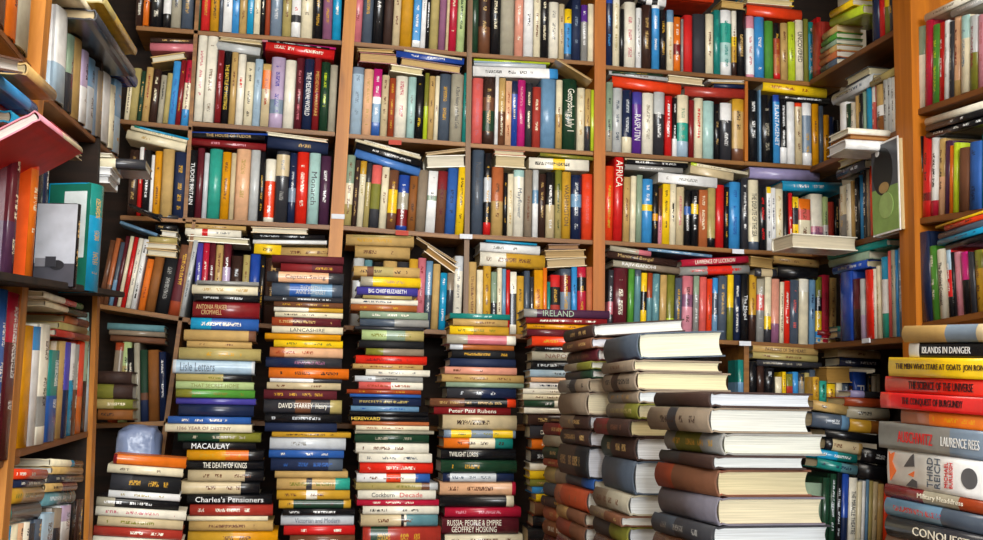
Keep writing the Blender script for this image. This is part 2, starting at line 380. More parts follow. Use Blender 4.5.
def endstack(deg, D, place, group, txt, base, roll=0.0, jit=2.0):
    """books lying with the spine turned away to the left and the foot of the pages to the front; lines: corner x, page end x, top y, colours"""
    rows = [fields(l) for l in lines_of(txt)]; ye = float(rows[-1][0][1]); rows = rows[:-1]; prev = None
    Z = [at_depth(float(t[0]), float(t[2]), D).z for t, f, q in rows]; Z.append(at_depth(float(rows[-1][0][0]), ye, D).z)
    def put(xc, xr, z0, z1, L, dd, up=0.0):
        a = math.radians(deg + dd); fr = Frame(deg + dd, 0)
        P = at_depth(xc, 400, D); P.z = z0; w = .15
        if xr:
            r = ray(xr, 400); r2 = r.xy; e = P.xy - EYE.xy; dv = fr.d.xy     # e + w dv parallel to r2
            w = -(e.x * r2.y - e.y * r2.x) / (dv.x * r2.y - dv.y * r2.x)
        w = max(.09, min(.2, w)); t = z1 - z0 - .0006
        return Matrix.Translation(P) @ Matrix.Rotation(a, 4, 'Z') @ Matrix.Rotation(math.radians(up), 4, 'X') @ Matrix.Translation((0, 0, t / 2)) @ SIDE_R, t, w
    for i, (tok, feat, title) in enumerate(rows):
        xc, xr, yt = map(float, tok[:3]); segs, ink = parse_col(tok[3]); o = opts(tok[4:]); h = o['L'] or .225
        z1, z0 = Z[i], Z[i + 1]; M, t, w = put(xc, xr, z0, max(z1, z0 + .008), h, random.uniform(-jit, jit), o['lean'])
        if o['d']: w = o['d']
        yn = float(rows[i + 1][0][2]) if i + 1 < len(rows) else ye
        b = newbook(M=M, t=t, d=w, h=h, segs=segs, ink=ink, o=o, feat=feat, title=title, place=place, group=group, lie=True, stack=True, area=area(xc - 30, min(xr or xc + 20, xc + 90), yt, yn), at=xc, pv=prev, rank=i)
        if prev: prev['nx'] = b
        prev = b
    prev['rank_last'] = True
    z = Z[-1]
    while z - base > .008:
        t = min(.045, z - base); t = t if z - base - t > .01 or z - base - t < 1e-6 else z - base
        M, t2, w = put(xc, 0, z - t, z, .22, random.uniform(-jit, jit))
        newbook(M=M, t=t2, d=.15, h=.22, segs=[(1, 'brown')], ink='gold', o=opts([]), feat='', title='', place=place, group=group, lie=True, stack=True, area=0, at=0); z -= t
def faceout(fr, x0, x1, yt, yb, t, col, feat, place, panels, off=0.0, spine_left=True, group='', lean=0.0, zfloor=None, pagecol=None, title=''):
    ym = (yt + yb) / 2; s0, _ = fr.hit(x0, ym, off); s1, _ = fr.hit(x1, ym, off); xm = (x0 + x1) / 2; _, zt = fr.hit(xm, yt, off); _, zb = fr.hit(xm, yb, off)
    if zfloor is not None: zb = zfloor
    h, d = zt - zb, s1 - s0; segs, ink = parse_col(col)
    if spine_left: R = Matrix(((0, 1, 0, 0), (-1, 0, 0, t / 2), (0, 0, 1, 0), (0, 0, 0, 1))); s = s0
    else: R = Matrix(((0, -1, 0, 0), (1, 0, 0, t / 2), (0, 0, 1, 0), (0, 0, 0, 1))); s = s1
    M = Matrix.Translation(fr.pt(s, off, zb)) @ Matrix.Rotation(fr.th, 4, 'Z') @ Matrix.Rotation(math.radians(lean), 4, 'X') @ R
    o = opts(['g=' + pagecol] if pagecol else []); 
    newbook(M=M, t=t, d=d, h=h, segs=segs, ink=ink, o=o, feat=feat, title=title, place=place, group=group, lie=False, area=area(x0, x1, yt, yb) + 3000, at=xm, panels=[(p, (1 if spine_left else -1)) for p in panels], face=True)
# ------------------------------------------------------------------ far bookcase, top shelf
bay(BACK, ((140, 25), (195, 29)), 'top shelf, narrow corner bay', 'books on the top shelf', '''
136 -30 dark_brown
144 -38 white.6+orange.4 |white and orange patch at the foot
150 -34 black
164 -40 black.5+white.3+black.2/white |white skull drawing at the foot
172 -42 stone
182 -44 slate
194 end''')
bay(BACK, ((200, 30), (340, 40)), 'top shelf, before the pine post', 'books on the top shelf', '''
196 -40 yellow.55+dark_green.45
202 -42 red/gold c
211 -40 mustard/dark_brown c
220 -38 slate
224 -36 white/navy p
233 -34 pale_blue.5+sky_blue.5/navy p
240 -38 tan/brown
248 -36 bright_blue/white p
254.5 -34 cream/black
261 -40 black
266 -36 rust c n
271 -44 blue_grey/silver
283 -34 khaki/brown
292 -36 white.7+charcoal.1+white.2/red |red lettering over a grey pattern
301.5 -38 cream/dark_brown
313.5 -44 black/gold
323.5 -40 plum.2+mauve.8/gold c
333 -42 bright_blue/cream
342 end''')
bay(BACK, ((353, 41), (465, 52)), 'top shelf, after the pine post', 'books on the top shelf', '''
354 -36 rose/dark_red
363.5 -38 slate c
374 -42 black/white |white capitals and an emblem
385 -36 dark_brown c n
394 -34 beige/brown c
401.5 -40 mustard c n
414 -36 white.08+sky_blue.84+white.08/white p
422 -34 white/grey p
427 -36 black/white |bold white capitals
431 -38 khaki c n
440 -36 mauve c n
447 -32 beige c
450 -38 crimson/cream
458 -36 pale_green/dark_green
466 end''')
bay(BACK, ((473, 52), (592, 61)), 'top shelf, before the orange post', 'books on the top shelf', '''
472 -34 dark_green/yellow |yellow name and a shell mark|PEARSON
479 -36 dark_red.3+dark_brown.4+brown.3/tan
491 -38 black/cream |cream title
501 -36 stone c n
515 -34 salmon/ivory
524 -36 white/black
534 -38 cream/brown
541 -40 black/cream
549 2 ivory/grey
559 4 beige/brown
564.5 9 yellow.28+sky_blue.6+slate.12/navy
572 -4 navy/blue_grey c
581 5 purple.3+grey.7/white
588 4 cream c n
594 end''')
bay(BACK, ((606, 65), (745, 76)), 'top shelf, after the orange post', 'books on the top shelf', '''
606 -4 royal_blue.1+navy.9/sky_blue
613 -3 ivory.1+cream.9/khaki
620 9 black/white |white title|The Search for Al Qaeda
624.5 2 ivory/rose |pale red title
636 8 white/grey
642 5 dark_brown/tan
652 5 white.05+sky_blue.95/white
660 10 black/gold
667 10 steel_blue.2+cream.8/tan
674 17 orange.5+dark_red.2+orange.3/ivory
681 19 grey n
684 15 red n c
693 14 charcoal n c
706 14 cream/brown
714 10 teal/turquoise
721 10 white.2+turquoise.3+aqua.3+white.2/teal |green dotted pattern
732 11 ivory.4+yellow.15+gold.25+dark_brown.2/brown
737 10 black/tan
746.5 16 pink.2+white.75+pink.05/rose
755 17 sky_blue/white
765 21 green c n
774 23 black.28+rust.28+terracotta.34+red.1/gold
781 23 tan/brown
788.5 22 lime/olive
796 20 cream/black l=.5,.55,.55|black capitals down the spine|UNCOVERED
804 19 olive n c
809 22 teal.2+bright_blue.6+teal.2/white
814 17 red n L-3
818.5 end''', '''
638 666 -1 8 black.3+white.2+black.2+white.3 s4 n
655 714 2 10 orange_red s7 n
660 709 -4 5 royal_blue/white s5
721 745 -1 6 tan s3 f n g=D9B36A
747 802 9 20 orange_red s6 n
747 794 4.5 10.5 yellow.1+cream.9 s4 f g=EBD7A0 n
747 795 -1 5 bright_blue s3/
'''.replace(' s3/', ' s3'))
# ------------------------------------------------------------------ second shelf
bay(BACK, ((124, 119), (190, 126)), 'second shelf, narrow corner bay', 'books on the second shelf', '''
126 79 cream c
131 68 khaki n c
139 71 dark_green c
144 67 tan c
151 69 dark_brown/cream
159 75 stone c
165 73 khaki c n
170.5 61 sky_blue/blue c
178 60 dark_red/gold
183.5 60 crimson.35+cream.4+sky_blue.25/maroon |red top and blue patterned foot
191 end''', '''
152 186 55 62 tan s-5 f n
150 193 46 54 rose n s1
150 195 42 47 dark_brown/tan s2
''')
bay(BACK, ((196, 121), (330, 131)), 'second shelf, before the pine post', 'books on the second shelf', '''
196 32 ivory/rose |dull red title
205 30 ivory/taupe |grey title
216 50 dark_red/pink |pale capitals
222.5 51 black/yellow |bold yellow title|THE BATTLE OF HASTINGS
230 52 tan/brown
236.5 54 ivory/red |red script
244.5 62 cream/black
253.5 59 pale_blue/blue_grey
261.5 64 tan.1+orange.3+beige.6/rust p
270 57 lavender.6+blue_grey.2+lavender.2/violet |small blue figure
284 60 ivory n
295 58 maroon/rose
303 59 navy/white |white title|THE MEDIEVAL WORLD
313 58 dark_red/gold |gold title|MEDIEVAL WARFARE
320 62 dark_green/lime
329 65 stone n c
336.5 end''', '''
216 260 42.5 51 pale_grey n s7
268 330 34 39.5 black/white s8
222 262 31.5 37 beige s4 f n
219 262 37 42.5 beige s5 f n
265 334 47.5 58 red/ivory s10 |upside-down white lettering
262 336 40 47.5 pink.3+magenta.7 n s8 p
''')
bay(BACK, ((349, 133), (463, 142)), 'second shelf, after the pine post', 'books on the second shelf', '''
351 67 blue_grey.1+pale_blue.9/blue_grey c
363 69 peach/tan c
372.5 69 magenta.42+white.1+steel_blue.28+blue.2/white p
381 75 beige/brown c
388.5 78 rust/gold c
395 76 ivory/rose |dull red title
407.5 77 aqua/grey
415.5 76 black/yellow |yellow title in a frame
424 73 olive.5+lime.5 n
428.5 76 tan/dark_brown c
434.5 76 cream/brown
439 74 slate/gold c
450.5 74 stone/charcoal |black title|A Short History of the Penal Code
463 73 teal/dark_green
468.5 end''', '''
390 423 70 77 cream n f s5 g=E8D9A8
400 461 62 70 maroon n f s9 g=DDBB7E
396 464 55.5 62 royal_blue/white s8 p
404 462 50 55.5 cream/khaki s9
359 398 58 68 dark_red n f s3 g=D6B27C
357 394 48 58 tan n f s2 g=D2AD6C
''')
bay(BACK, ((472, 143), (594, 151)), 'second shelf, before the orange post', 'books on the second shelf', '''
472 78 coral/rose c
483 77 dark_brown.3+brown.2+dark_green.3+dark_brown.2/tan
495 75 white n p
498.5 78 tan.5+brown.5/cream
505.5 81 peach/rust p
511.5 81 navy.2+royal_blue.8/cream p
517.5 80 magenta/pink |pale title
525.5 83 charcoal/cream
532.5 87 brick_red/cream c
541 79 steel_blue n
556 80 cream.5+tan.5/brown |brown title
562.5 79 dark_green/ivory l=.6,.56,.6|large cream title|Gettysburg July 1
577 88 cream/tan
585 89 tan.6+charcoal.4/brown
591 90 lime n p
596 end''', '''
556 592 60 78 tan n f s22 o-.05 g=D9BC8A
473 558 70 80 white.9+sky_blue.1/charcoal s3 p
474 546 65 70 silver n s3 p
474 548 58 66 pale_blue/navy |dark capitals|CIVIL WAR SOURCE BOOK s2 p
474 550 53 58 lime/olive s4 p
'''.replace('|dark capitals|CIVIL WAR SOURCE BOOK s2 p', 's2 p|dark capitals|CIVIL WAR SOURCE BOOK'))
bay(BACK, ((606, 151), (745, 161)), 'second shelf, after the orange post', 'books on the second shelf', '''
606 82 sage.7+stone.3/charcoal
613 88 pale_grey/slate |faint grey title
622.5 90 navy.75+cream.25/silver |cream disc at the foot
632.5 92 violet.2+purple.8/white l=.42,.42,.6|white title|RASPUTIN
642.5 93 ivory/stone
654 92 pale_grey.35+charcoal.65/white |smoky black picture
665 96 red/white |white title
672.5 98 black.7+white.3/white
677.5 95 cream.45+turquoise.3+pale_blue.25/sage |seascape picture
689 100 dark_red/rose |pale title|IVAN THE TERRIBLE
694.5 98 cream/red |red title
703.5 101 aqua/rose n
714.5 104 black/tan
720.5 103 white.3+charcoal.7/white |black figure on white
732.5 99 gold.2+tan.6+brown.2/dark_brown
745 end''', '''
612 681 82 93 orange_red s9 n
609 668 74 84 pale_grey/brown s7
612 663 69 76 dark_green s3/
668 704 78 88 cream n f s4 g=DCC7A0
685 745 89 99 brick_red n s3
714 745 87 91 navy n s1
711 745 82 88 tan n f s1 g=D6B06A
708 744 76 82.5 white f n s1 g=E9E6DC
'''.replace(' s3/', ' s3'))
bay(BACK, ((747, 161), (840, 167)), 'second shelf, bay in the far corner', 'books on the second shelf', '''
748.5 90 black/white |white capitals
759 90 steel_blue n
761.5 95 black/stone
773.5 95 royal_blue.1+sky_blue.9/white l=.6,.55,.6|white title|PLANTAGENET
780.5 100 black.75+white.25/white
787.5 102 white n
795.5 103 orange_red.06+beige.94/brown
803 103 white.2+blue_grey.6+white.2/gold |blue oval emblem
812.5 104 amber/brown
819.5 106 slate n
824 115 amber/dark_brown
830 117 navy/white
835 120 black
839 end''', '''
779 830 97.5 103 black/white s4
763 827 88 98 yellow/rust s8
''')
# ------------------------------------------------------------------ third shelf
bay(BACK, ((124, 215), (186, 218)), 'third shelf, narrow corner bay', 'books on the third shelf', '''
128 150 dark_brown
138 147 white.25+red.75
142.5 150 black/white |white lettering
150 155 white n
153.5 151 amber/brown c
161 149 tan n c
173 152 navy/gold c |round gold emblem
186.5 end''', '''
125 185 140 149 cream/tan s14
130 187 132 140 cream/khaki s14
134 189 124 132 teal.1+bright_blue.9/navy s13
''')
bay(BACK, ((186, 217), (330, 225)), 'third shelf, before the pine post', 'books on the third shelf', '''
187.5 150 black/white |white title|TUDOR BRITAIN
196 148 maroon n
203 153 silver n
208 149 turquoise n
221 152 amber/brown
230 153 beige n c
235 149 peach/tan
249.5 150 pale_grey n
259 152 black/gold
264.5 159 ivory.35+orange_red.58+ivory.07/white
275 151 charcoal.05+beige.3+charcoal.65/grey |pale face near the top
288.5 153 navy.5+blue_grey.2+navy.3/silver
296 152 scarlet/ivory
308 153 aqua/charcoal |grey script|Monarch
319.5 156 plum/white
330 end''', '''
191 266 140 147 dark_red/pink s6
192 265 133 139.5 black/tan s3 |tan capitals|THE HOUSE OF TUDOR
192 268 128.5 133 royal_blue/silver s2
267 328 138.5 150 navy/tan s7 c
266 328 131 138.5 peach.3+cream.7 s8 f n
'''.replace(' s3 |tan', ' s3|tan'))
bay(BACK, ((344, 225), (462, 235)), 'third shelf, after the pine post', 'books on the third shelf', '''
345 155 sage.4+cream.3+khaki.3/brown
353.5 160 dark_brown/tan c
358.5 161 gold.2+cream.8/khaki
365 163 charcoal.3+khaki.7/cream
370.5 165 coral.3+olive.4+charcoal.3 n c
380.5 167 cream/brown c
388 170 brown.33+yellow.4+brown.27/gold |gold picture panel
397.5 175 royal_blue.32+stone.3+dark_red.3+royal_blue.08/white |blue top and red foot
408.5 176 leather/dark_brown c
417 170 taupe n c
427 171 white.4+sage.08+white.52/charcoal p
436.5 171 dark_red.3+brown.7/maroon c
446.5 168 blue/navy c
457 167 yellow/dark_brown |dark capitals
465.5 end''', '''
354 419 153.5 162 mid_blue s20 n
355 421 147 153 black/white s19 p
355 421 141 148 cream/tan s18
364 420 134 141 ivory/grey s15
427 466 154 166 ivory n f s-1 g=EDE6D2
426 467 145 155 tan n f s-5 g=D0B68C
''')
bay(BACK, ((471, 234), (594, 240)), 'third shelf, before the orange post', 'books on the third shelf', '''
472 150 slate/charcoal l=.5,.6,.5|long dark title|Native Americans
484 153 black.3+silver.3+black.25+red.15/gold
491.5 167 terracotta.5+tan.5/brown |swirling line drawing
503.5 173 black/gold
507.5 174 cream/tan
513.5 170 aqua.1+ivory.9/slate |grey script|Mayflower
524.5 170 taupe/brown c
532.5 170 pale_grey.3+steel_blue.2+white.5/silver
538.5 174 dark_brown/tan
546 172 black.5+beige.5/white |white script on black half
555 170 olive.3+khaki.7/dark_green
562 172 gold/dark_brown |dark capitals|WASHINGTON
571 175 navy.3+steel_blue.2+navy.5/silver
582 174 orange_red/coral c
593 end''', '''
529 589 160 171 ivory.4+yellow.2+ivory.4/black s3 p
540 597 151 160 olive/gold s5
495 526 153 165 cream n f s2 g=DECBA0
494 525 148 153 terracotta n f s2
''')
bay(BACK, ((605, 240), (742, 249)), 'third shelf, after the orange post', 'books on the third shelf', '''
605 166 orange_red/gold
614 157 red/ivory l=.32,.80,.7|large white capitals|AFRICA
623.5 177 tan/brown |brown capitals
630.5 176 cream n
636.5 175 sage n
642.5 179 sky_blue.4+yellow.1+sky_blue.5/white |yellow square on the spine
653 184 black.5+amber.12+black.38/tan
658.5 188 brown.5+pink.5 p
662.5 184 yellow/dark_brown p
670 184 cream/black
676.5 187 beige/rose |faint pink title
684.5 190 black.3+blue.15+black.55/white |blue band across
691.5 190 black.25+yellow.18+black.57/white |yellow band across
699 190 terracotta/cream p
708 188 khaki.85+black.15 n
716 185 red n
724.5 187 black/gold
729.5 182 sky_blue/blue
741 end''', '''
625 683 168 173.5 grey/white s4
627 688 163 169 black/white s4
625 688 157 163 beige n s4
658 717 176 186 white/grey s6 p
690 733 171 179 beige n s8 p
691 748 161 172 lime.1+cream.9/brown s10 p
''')
bay(BACK, ((741, 249), (845, 254)), 'third shelf, bay in the far corner', 'books on the third shelf', '''
741.5 178 charcoal/white
749 180 cream.88+slate.12/black |black capitals|THE DISPUTE OF THE SEA
759.5 186 black/red |red capitals
767 187 yellow.1+white.9/slate p
771.5 188 white/navy p
776 189 cream/tan
784 191 black.8+white.1+black.1/black
789 193 red/white
793 197 yellow.2+charcoal.3+yellow.5/black p
799 199 orange.2+coral.2+cream.6/brown p
811 194 ivory.55+pink.1+mauve.2+ivory.15/mauve |purple map shape
824 197 pale_green.5+white.5 p
828.5 202 brick_red n c
835 198 black
840 199 red.2+cream.8 p
846 end''', '''
783 843 184 194 bright_blue/white s2|white title
750 820 168 183 lilac n s4
''')
# ------------------------------------------------------------------ fourth shelf
bay(BACK, ((102, 304), (190, 318)), 'fourth shelf, narrow corner bay', 'books on the fourth shelf', '''
104 240 brown n
109.5 238 terracotta.7+brown.3 n
114.5 242 slate.6+steel_blue.4 n
119 236 maroon n
123.5 236 cream n
127.5 237 red/dark_red
132 238 ivory/grey
137 239 white/black |black capitals
142.5 259 orange/rust c
149.5 257 leather n c
159.5 258 black/grey c
174 245 brown.2+maroon.6+rust.2/gold c
186.5 240 pale_grey/slate
191.5 end''', '''
119 157 227 234 steel_blue/white s13
128 158 208 222 black n s12 o-.12
146 177 250 257 tan n f s3
146 177 244 250 tan n f s2
148 177 238 244 khaki n s2
160 177 232 238 beige n f s2
155 177 226 232 black/tan s2
152 178 222 226 charcoal n s2
''')
bay(BACK, ((192, 320), (345, 327)), 'fourth shelf, before the pine post', 'books on the fourth shelf', '''
194.5 243 violet.5+slate.5/silver
201 243 crimson/ivory
207.5 243 maroon/white |white capitals
214 245 tan/maroon
221.5 244 maroon.3+lavender.2+maroon.5/white
229.5 256 dark_brown.6+charcoal.4/silver
241.5 255 khaki/brown
248.5 254 royal_blue n
259 256 black/gold
264 258 dark_brown
280 258 black
296 258 dark_brown
312 258 black
328 end''', '''
187 249 238 244 ivory n f s4 g=E6DDBB
185 241 231 238 ivory.3+red.1+ivory.6/grey s3
185 246 224 231 tan/brown s3
254 281 243 253 yellow/black s2 p |black pattern
281 341 244 254 tan/brown s1
253 327 239 243 white n s1
253 325 234 239 black/silver s2
251 308 228 234.5 tan n f s2
'''.replace(' p |black', ' p|black'), vis=282)
bay(BACK, ((345, 325), (463, 331)), 'fourth shelf, after the pine post', 'books on the fourth shelf', '''
352 258 pale_grey/silver
363 260 dusty_teal
371 262 black
382 261 tan
396 262 charcoal
408 259 gold
417 258 rose/dark_red
425 261 steel_blue.5+slate.5/white
432 264 tan n c
439.5 273 bright_blue/white
446.5 273 taupe.3+charcoal.7 n
453.5 256 silver.2+ivory.8/grey |ridged white spine
462.5 end''', '''
355 410 248 260 tan/brown s2 c
346 414 237 249 tan/gold s2 c
353 411 232 237 khaki n s1
424 455 250 258 tan n f s22 g=B08850
416 458 238 250 tan n f s26 g=BD9A62
''', vis=300)
bay(BACK, ((468, 333), (594, 336)), 'fourth shelf, before the orange post', 'books on the fourth shelf', '''
468 262 tan/brown c
476.5 270 cream n
483 266 gold/brown
491 272 sage.5+charcoal.5/silver
497 268 cream/brown
502 269 steel_blue n
506 270 red n p
510 272 ivory.35+charcoal.5+ivory.15/black p
516.5 276 gold/dark_brown c
524 271 slate n
530 277 charcoal/white
534 270 amber/rust p
543 268 orange n p
547 282 teal n
550.5 275 red.2+black.3+brick_red.5/gold c |black label with gold rules
560.5 269 slate.1+dark_red.25+blue_grey.65/gold |red label near the top
571.5 267 sky_blue/navy
577.5 267 crimson.15+black.2+crimson.65/gold |black label near the top
586.5 267 terracotta n c
593 end''', '''
480 545 253 267 ivory.4+gold.6/brown s4|gold soldier drawing on white
480 540 245 254 white/grey s4|small blue emblem on white
486 537 240 245 bright_blue n s4
547 587 257 266 beige n f s-2 g=CDB48A
545 586 249.5 257 tan n f s-1 g=BFA070
548 580 244 250 brown n f s0 g=AE8660
''', vis=310)
bay(BACK, ((606, 333), (745, 341)), 'fourth shelf, after the orange post', 'books on the fourth shelf', '''
608 270 charcoal.5+rose.2+charcoal.3/silver
613.5 268 maroon/ivory |white emblem and capitals
628 269 green n
634.5 270 slate.1+dusty_teal.9/white |white capitals|INDIRA GANDHI
641 273 yellow.3+black.3+yellow.4/gold
647 273 rust.4+dusty_teal.6 n
652.5 274 dusty_teal/aqua
660 275 tan n
667 275 olive.7+lime.3 n
675 278 slate/gold
682.5 276 rose.3+mauve.2+pink.5/dark_brown
693.5 276 sage.3+grey.7/white
699.5 277 coral n
707 279 orange_red/brown
712.5 278 sky_blue.25+slate.35+steel_blue.4/white
718.5 276 slate/tan c
727.5 275 yellow.5+olive.5 n
734 275 navy/white |white title
741 274 black/white |white title|The Mogul
749.5 275 gold.6+dark_brown.4/brown
757 279 stone.25+coral.25+grey.5/white |red band over a photograph
765 277 cream.6+yellow.2+charcoal.2/black
772 279 salmon.7+mauve.3 n
780 282 cream/brown
784.5 281 scarlet/ivory
790.5 280 slate/coral
799.5 279 ivory.2+cream.8 n
809.5 280 steel_blue/navy
816 277 olive.3+black.2+yellow.3+sky_blue.2/white
822.5 275 crimson/dark_red c
830 278 tan/brown c
837 end''', '''
613 680 264.5 271 stone.5+taupe.5/white s8 l=.5,.62,.7|pale title|RAJIV GANDHI
607 677 256 263 dark_brown/tan s10 l=.5,.6,.6|pale title|Manor of Bengal
610 651 246 252 stone.7+rose.3/coral s6
680 750 264.5 273 grey.4+scarlet.35+grey.25/red s-2
682 749 256.5 263.5 crimson/ivory s-4 l=.6,.5,.6|white title|LAWRENCE OF LUCKNOW
755 777 264 272 charcoal.3+beige.5+charcoal.2 s1 n|small pale portrait
778 818 266 278 black n s3
750 774 254 264 tan n f s3 g=C9A86A
774 819 255 266 tan/brown s5
648 712 247 252 steel_blue/white s7
''', vis=330)
# ------------------------------------------------------------------ fifth shelf and lower
bay(BACK, ((98, 424), (162, 421)), 'fifth shelf, narrow corner bay', 'books on the lower shelves', '''
107 343 rust.1+taupe.7+rust.2 n L-6
117 342 pale_green.3+khaki.4+pale_green.3/dark_green L-4
126.5 348 black/ivory
134 343 stone n
140 350 dark_green.6+brown.1+navy.3 n c
148 350 leather n c
159 352 navy/white |white capitals down the spine
166 end''', '''
110 165 337 343 brown n s4 c
109 165 332 337 taupe n s3
107 164 325.5 332 dusty_teal n s3 c
''')
bay(BACK, ((700, 396), (850, 400)), 'fifth shelf, bay in the far corner', 'books on the lower shelves', '''
738 360 teal.6+steel_blue.4 n
744.5 gap
749 362 black/ivory |white capitals|HAREM
757.5 366 dark_brown n
765 368 black/silver
775.5 377 cream n
782.5 372 yellow/brown
786.5 374 olive.5+brick_red.5 p
793 372 sky_blue n
799 374 charcoal.3+grey.7
805 373 khaki/brown
810 370 slate n
816 end''', '''
757 822 363 369 charcoal/stone s3
753 818 356.5 363 khaki/brown s4
753 818 350 357 tan/dark_brown s4|dark capitals|PAVILIONS OF THE HEART
''')
bay(BACK, ((812, 402), (905, 406)), 'fifth shelf, beside the end stack', 'books on the lower shelves', '''
813 377 gold/brown o-.05
820 381 turquoise/dark_green o-.05
827.5 384 yellow.5+gold.5/brown o-.05
836.5 383 cream n o-.05
843 384 slate/silver o-.05
849.5 386 dark_brown o-.05
853.5 372 royal_blue/white o-.05 |white letter at the top|F
868 374 charcoal o-.05
872 376 ivory n o-.05
877 374 stone o-.05
881 373 black o-.05
886 372 slate o-.05
893 end'''.replace(' o-.05 |', ' o-.05|'), '''
827 852 365 381 tan n f s0 o-.05 g=B98E46
840 887 363 372 navy/silver s3 o-.05
838 884 355.5 363.5 beige/brown s3 o-.05
838 886 348.5 356 slate/white s3 o-.05
838 901 343.5 349 teal.3+navy.7 s2 o-.05
818 837 357 362 tan n f s2
816 838 352 357 stone n f s2
818 838 347 352 dark_red n s2
''')
LOW = Frame(0, YB - .16)
stack(Frame(0, 2.99), 'pile of old bindings in the narrow corner', 'books on the lower shelves', '''
95 132 371 dark_brown c n d.1
94 133 384 olive.5+dark_brown.5 c n d.1
95 133 399 khaki.5+olive.5 c d.1
98 133 409 leather/dark_brown c d.1
end 420''')
bay(LOW, ((800, 545), (905, 551)), 'lower shelf, behind the page-end stack', 'books on the lower shelves', '''
803 483 sage n
822.5 478 dark_green n
830 474 dark_green/silver
836.5 473 black/silver
842 474 royal_blue.6+navy.4 n
849 478 ivory/black |black capitals|THE MIRACLE THEATRE
857.5 482 cream n
862 481 white n
865.5 480 steel_blue n
869 481 khaki n
873 482 beige/brown
878 484 tan n
884 490 orange_red n
891 end''', '''
817 857 466 476 teal.6+dusty_teal.4/navy s8
818 857 457 466 bright_blue.5+teal.5/white s6
825 862 446 458 black.2+beige.7+tan.1/brown s6
825 878 437 446 black n s7
850 892 424 437 gold.5+leather.5 n s4
812 849 421 436 slate.8+steel_blue.2/silver s4
813 848 411 421 tan/dark_brown s6
847 890 412 424 stone/black s3
845 896 404 413 rust n s3
851 885 397 404 lilac.4+charcoal.6 n s2
857 892 465 482 black n s7
861 892 450 465 black/silver s5
''', dmax=.16)
# ------------------------------------------------------------------ far stacks of books lying with the spine to the front
ST = Frame(0, 2.82)
stack(ST, 'first tall stack from the low end', 'books lying in tall stacks', '''
197 259 281 grey n
192 258 285 cream/tan
194 259 294.5 black/silver
193 260 301.5 dark_red/tan l=.46,.72,.7|two lines of tan capitals|ANTONIA FRASER^CROMWELL
191 259 318 bright_blue.3+blue.7/ivory
184 256 330 tan.9+brown.1 n c
187 252 341 tan/brown c
179 261 348 khaki/gold
173 255 360 silver.04+pale_blue.92+silver.04/slate l=.42,.70,.62|large grey title|Lisle Letters
176 252 374 khaki.62+black.38/olive
176 254 381.5 pale_green/olive|faint title|THAT SECRET HOME
176 255 389.5 olive.2+green.8/olive
176 256 398 violet n
179 254 404.5 navy/charcoal n
168 251 416.5 blue/ivory
165 252 424 cream/brown l=.62,.55,.4|grey title|1066 YEAR OF DESTINY
178 261 432.5 dark_green.5+olive.5/stone
183 256 442 black/white l=.52,.62,.7|white capitals|MACAULAY
187 264 450 amber.5+orange.3+black.2/gold|orange jacket with a black end
186 264 460.5 black/ivory l=.56,.5,.6|white capitals|THE DEATH OF KINGS
188 264 470 beige.75+black.25/brown
180 260 481.5 black.02+beige.74+black.24/brown
187 272 494.5 black/white l=.8,.5,.55|white script|Charles's Pensioners
190 273 504.5 brick_red/ivory
187 268 516 cream n
189 273 521 tan/brown c
188 278 531 gold.5+amber.5/brown
0 546 end'''.replace('0 546 end', 'end 546'), base=.70)
stack(ST, 'second tall stack from the low end', 'books lying in tall stacks', '''
272 344 255.5 maroon n c
281 343 263.5 dark_red.5+maroon.5/gold c
267 344 272 charcoal.15+peach.65+charcoal.2/dark_brown|brown script on a torn peach patch|Captain Swing
272 343 283 slate.25+blue.3+steel_blue.3+slate.15/pale_grey l=.42,.45,.62|white capitals|ELIZABETH I^ANNE SOMERSET
264 343 296.5 charcoal/silver
274 343 302 brown/gold
274 343 307.5 ivory.5+gold.5 n
275 343 312 cream/dark_brown
272 341 317.5 rust.3+maroon.7/tan
272 343 326.5 cream/black|black capitals|LANCASHIRE
265 341 333.5 amber n
274 343 340 yellow/olive
270 343 347.5 terracotta.2+peach.8/rust
266 342 357.5 navy.5+charcoal.5/mauve
269 349 368 orange/dark_brown
270 342 378.5 white.6+charcoal.4 n
267 341 382.5 beige/brown
264 337 389.5 maroon/gold c
264 342 399.5 charcoal.4+brown.2+charcoal.25+khaki.15/ivory|white and gold lettering|DAVID STARKEY  Henry
265 342 413.5 black/silver
265 337 423 navy n c
272 351 432 gold/dark_brown
270 346 437.5 silver/grey
269 344 450 blue/ivory
271 343 458 navy.8+slate.2/blue c
275 348 471 tan n c
277 350 478 tan.4+charcoal.08+tan.32+turquoise.2/olive
277 350 490 gold.4+ivory.15+gold.45/brown|round pale face in the middle
279 351 499.5 gold.2+dark_green.7+gold.1/dark_brown
283 355 508.5 black/white
281 354 515.5 silver/slate|slate script|Victorian and Modern
284 355 525.5 red/ivory
290 355 535 brown/ivory
end 547''', base=.70)
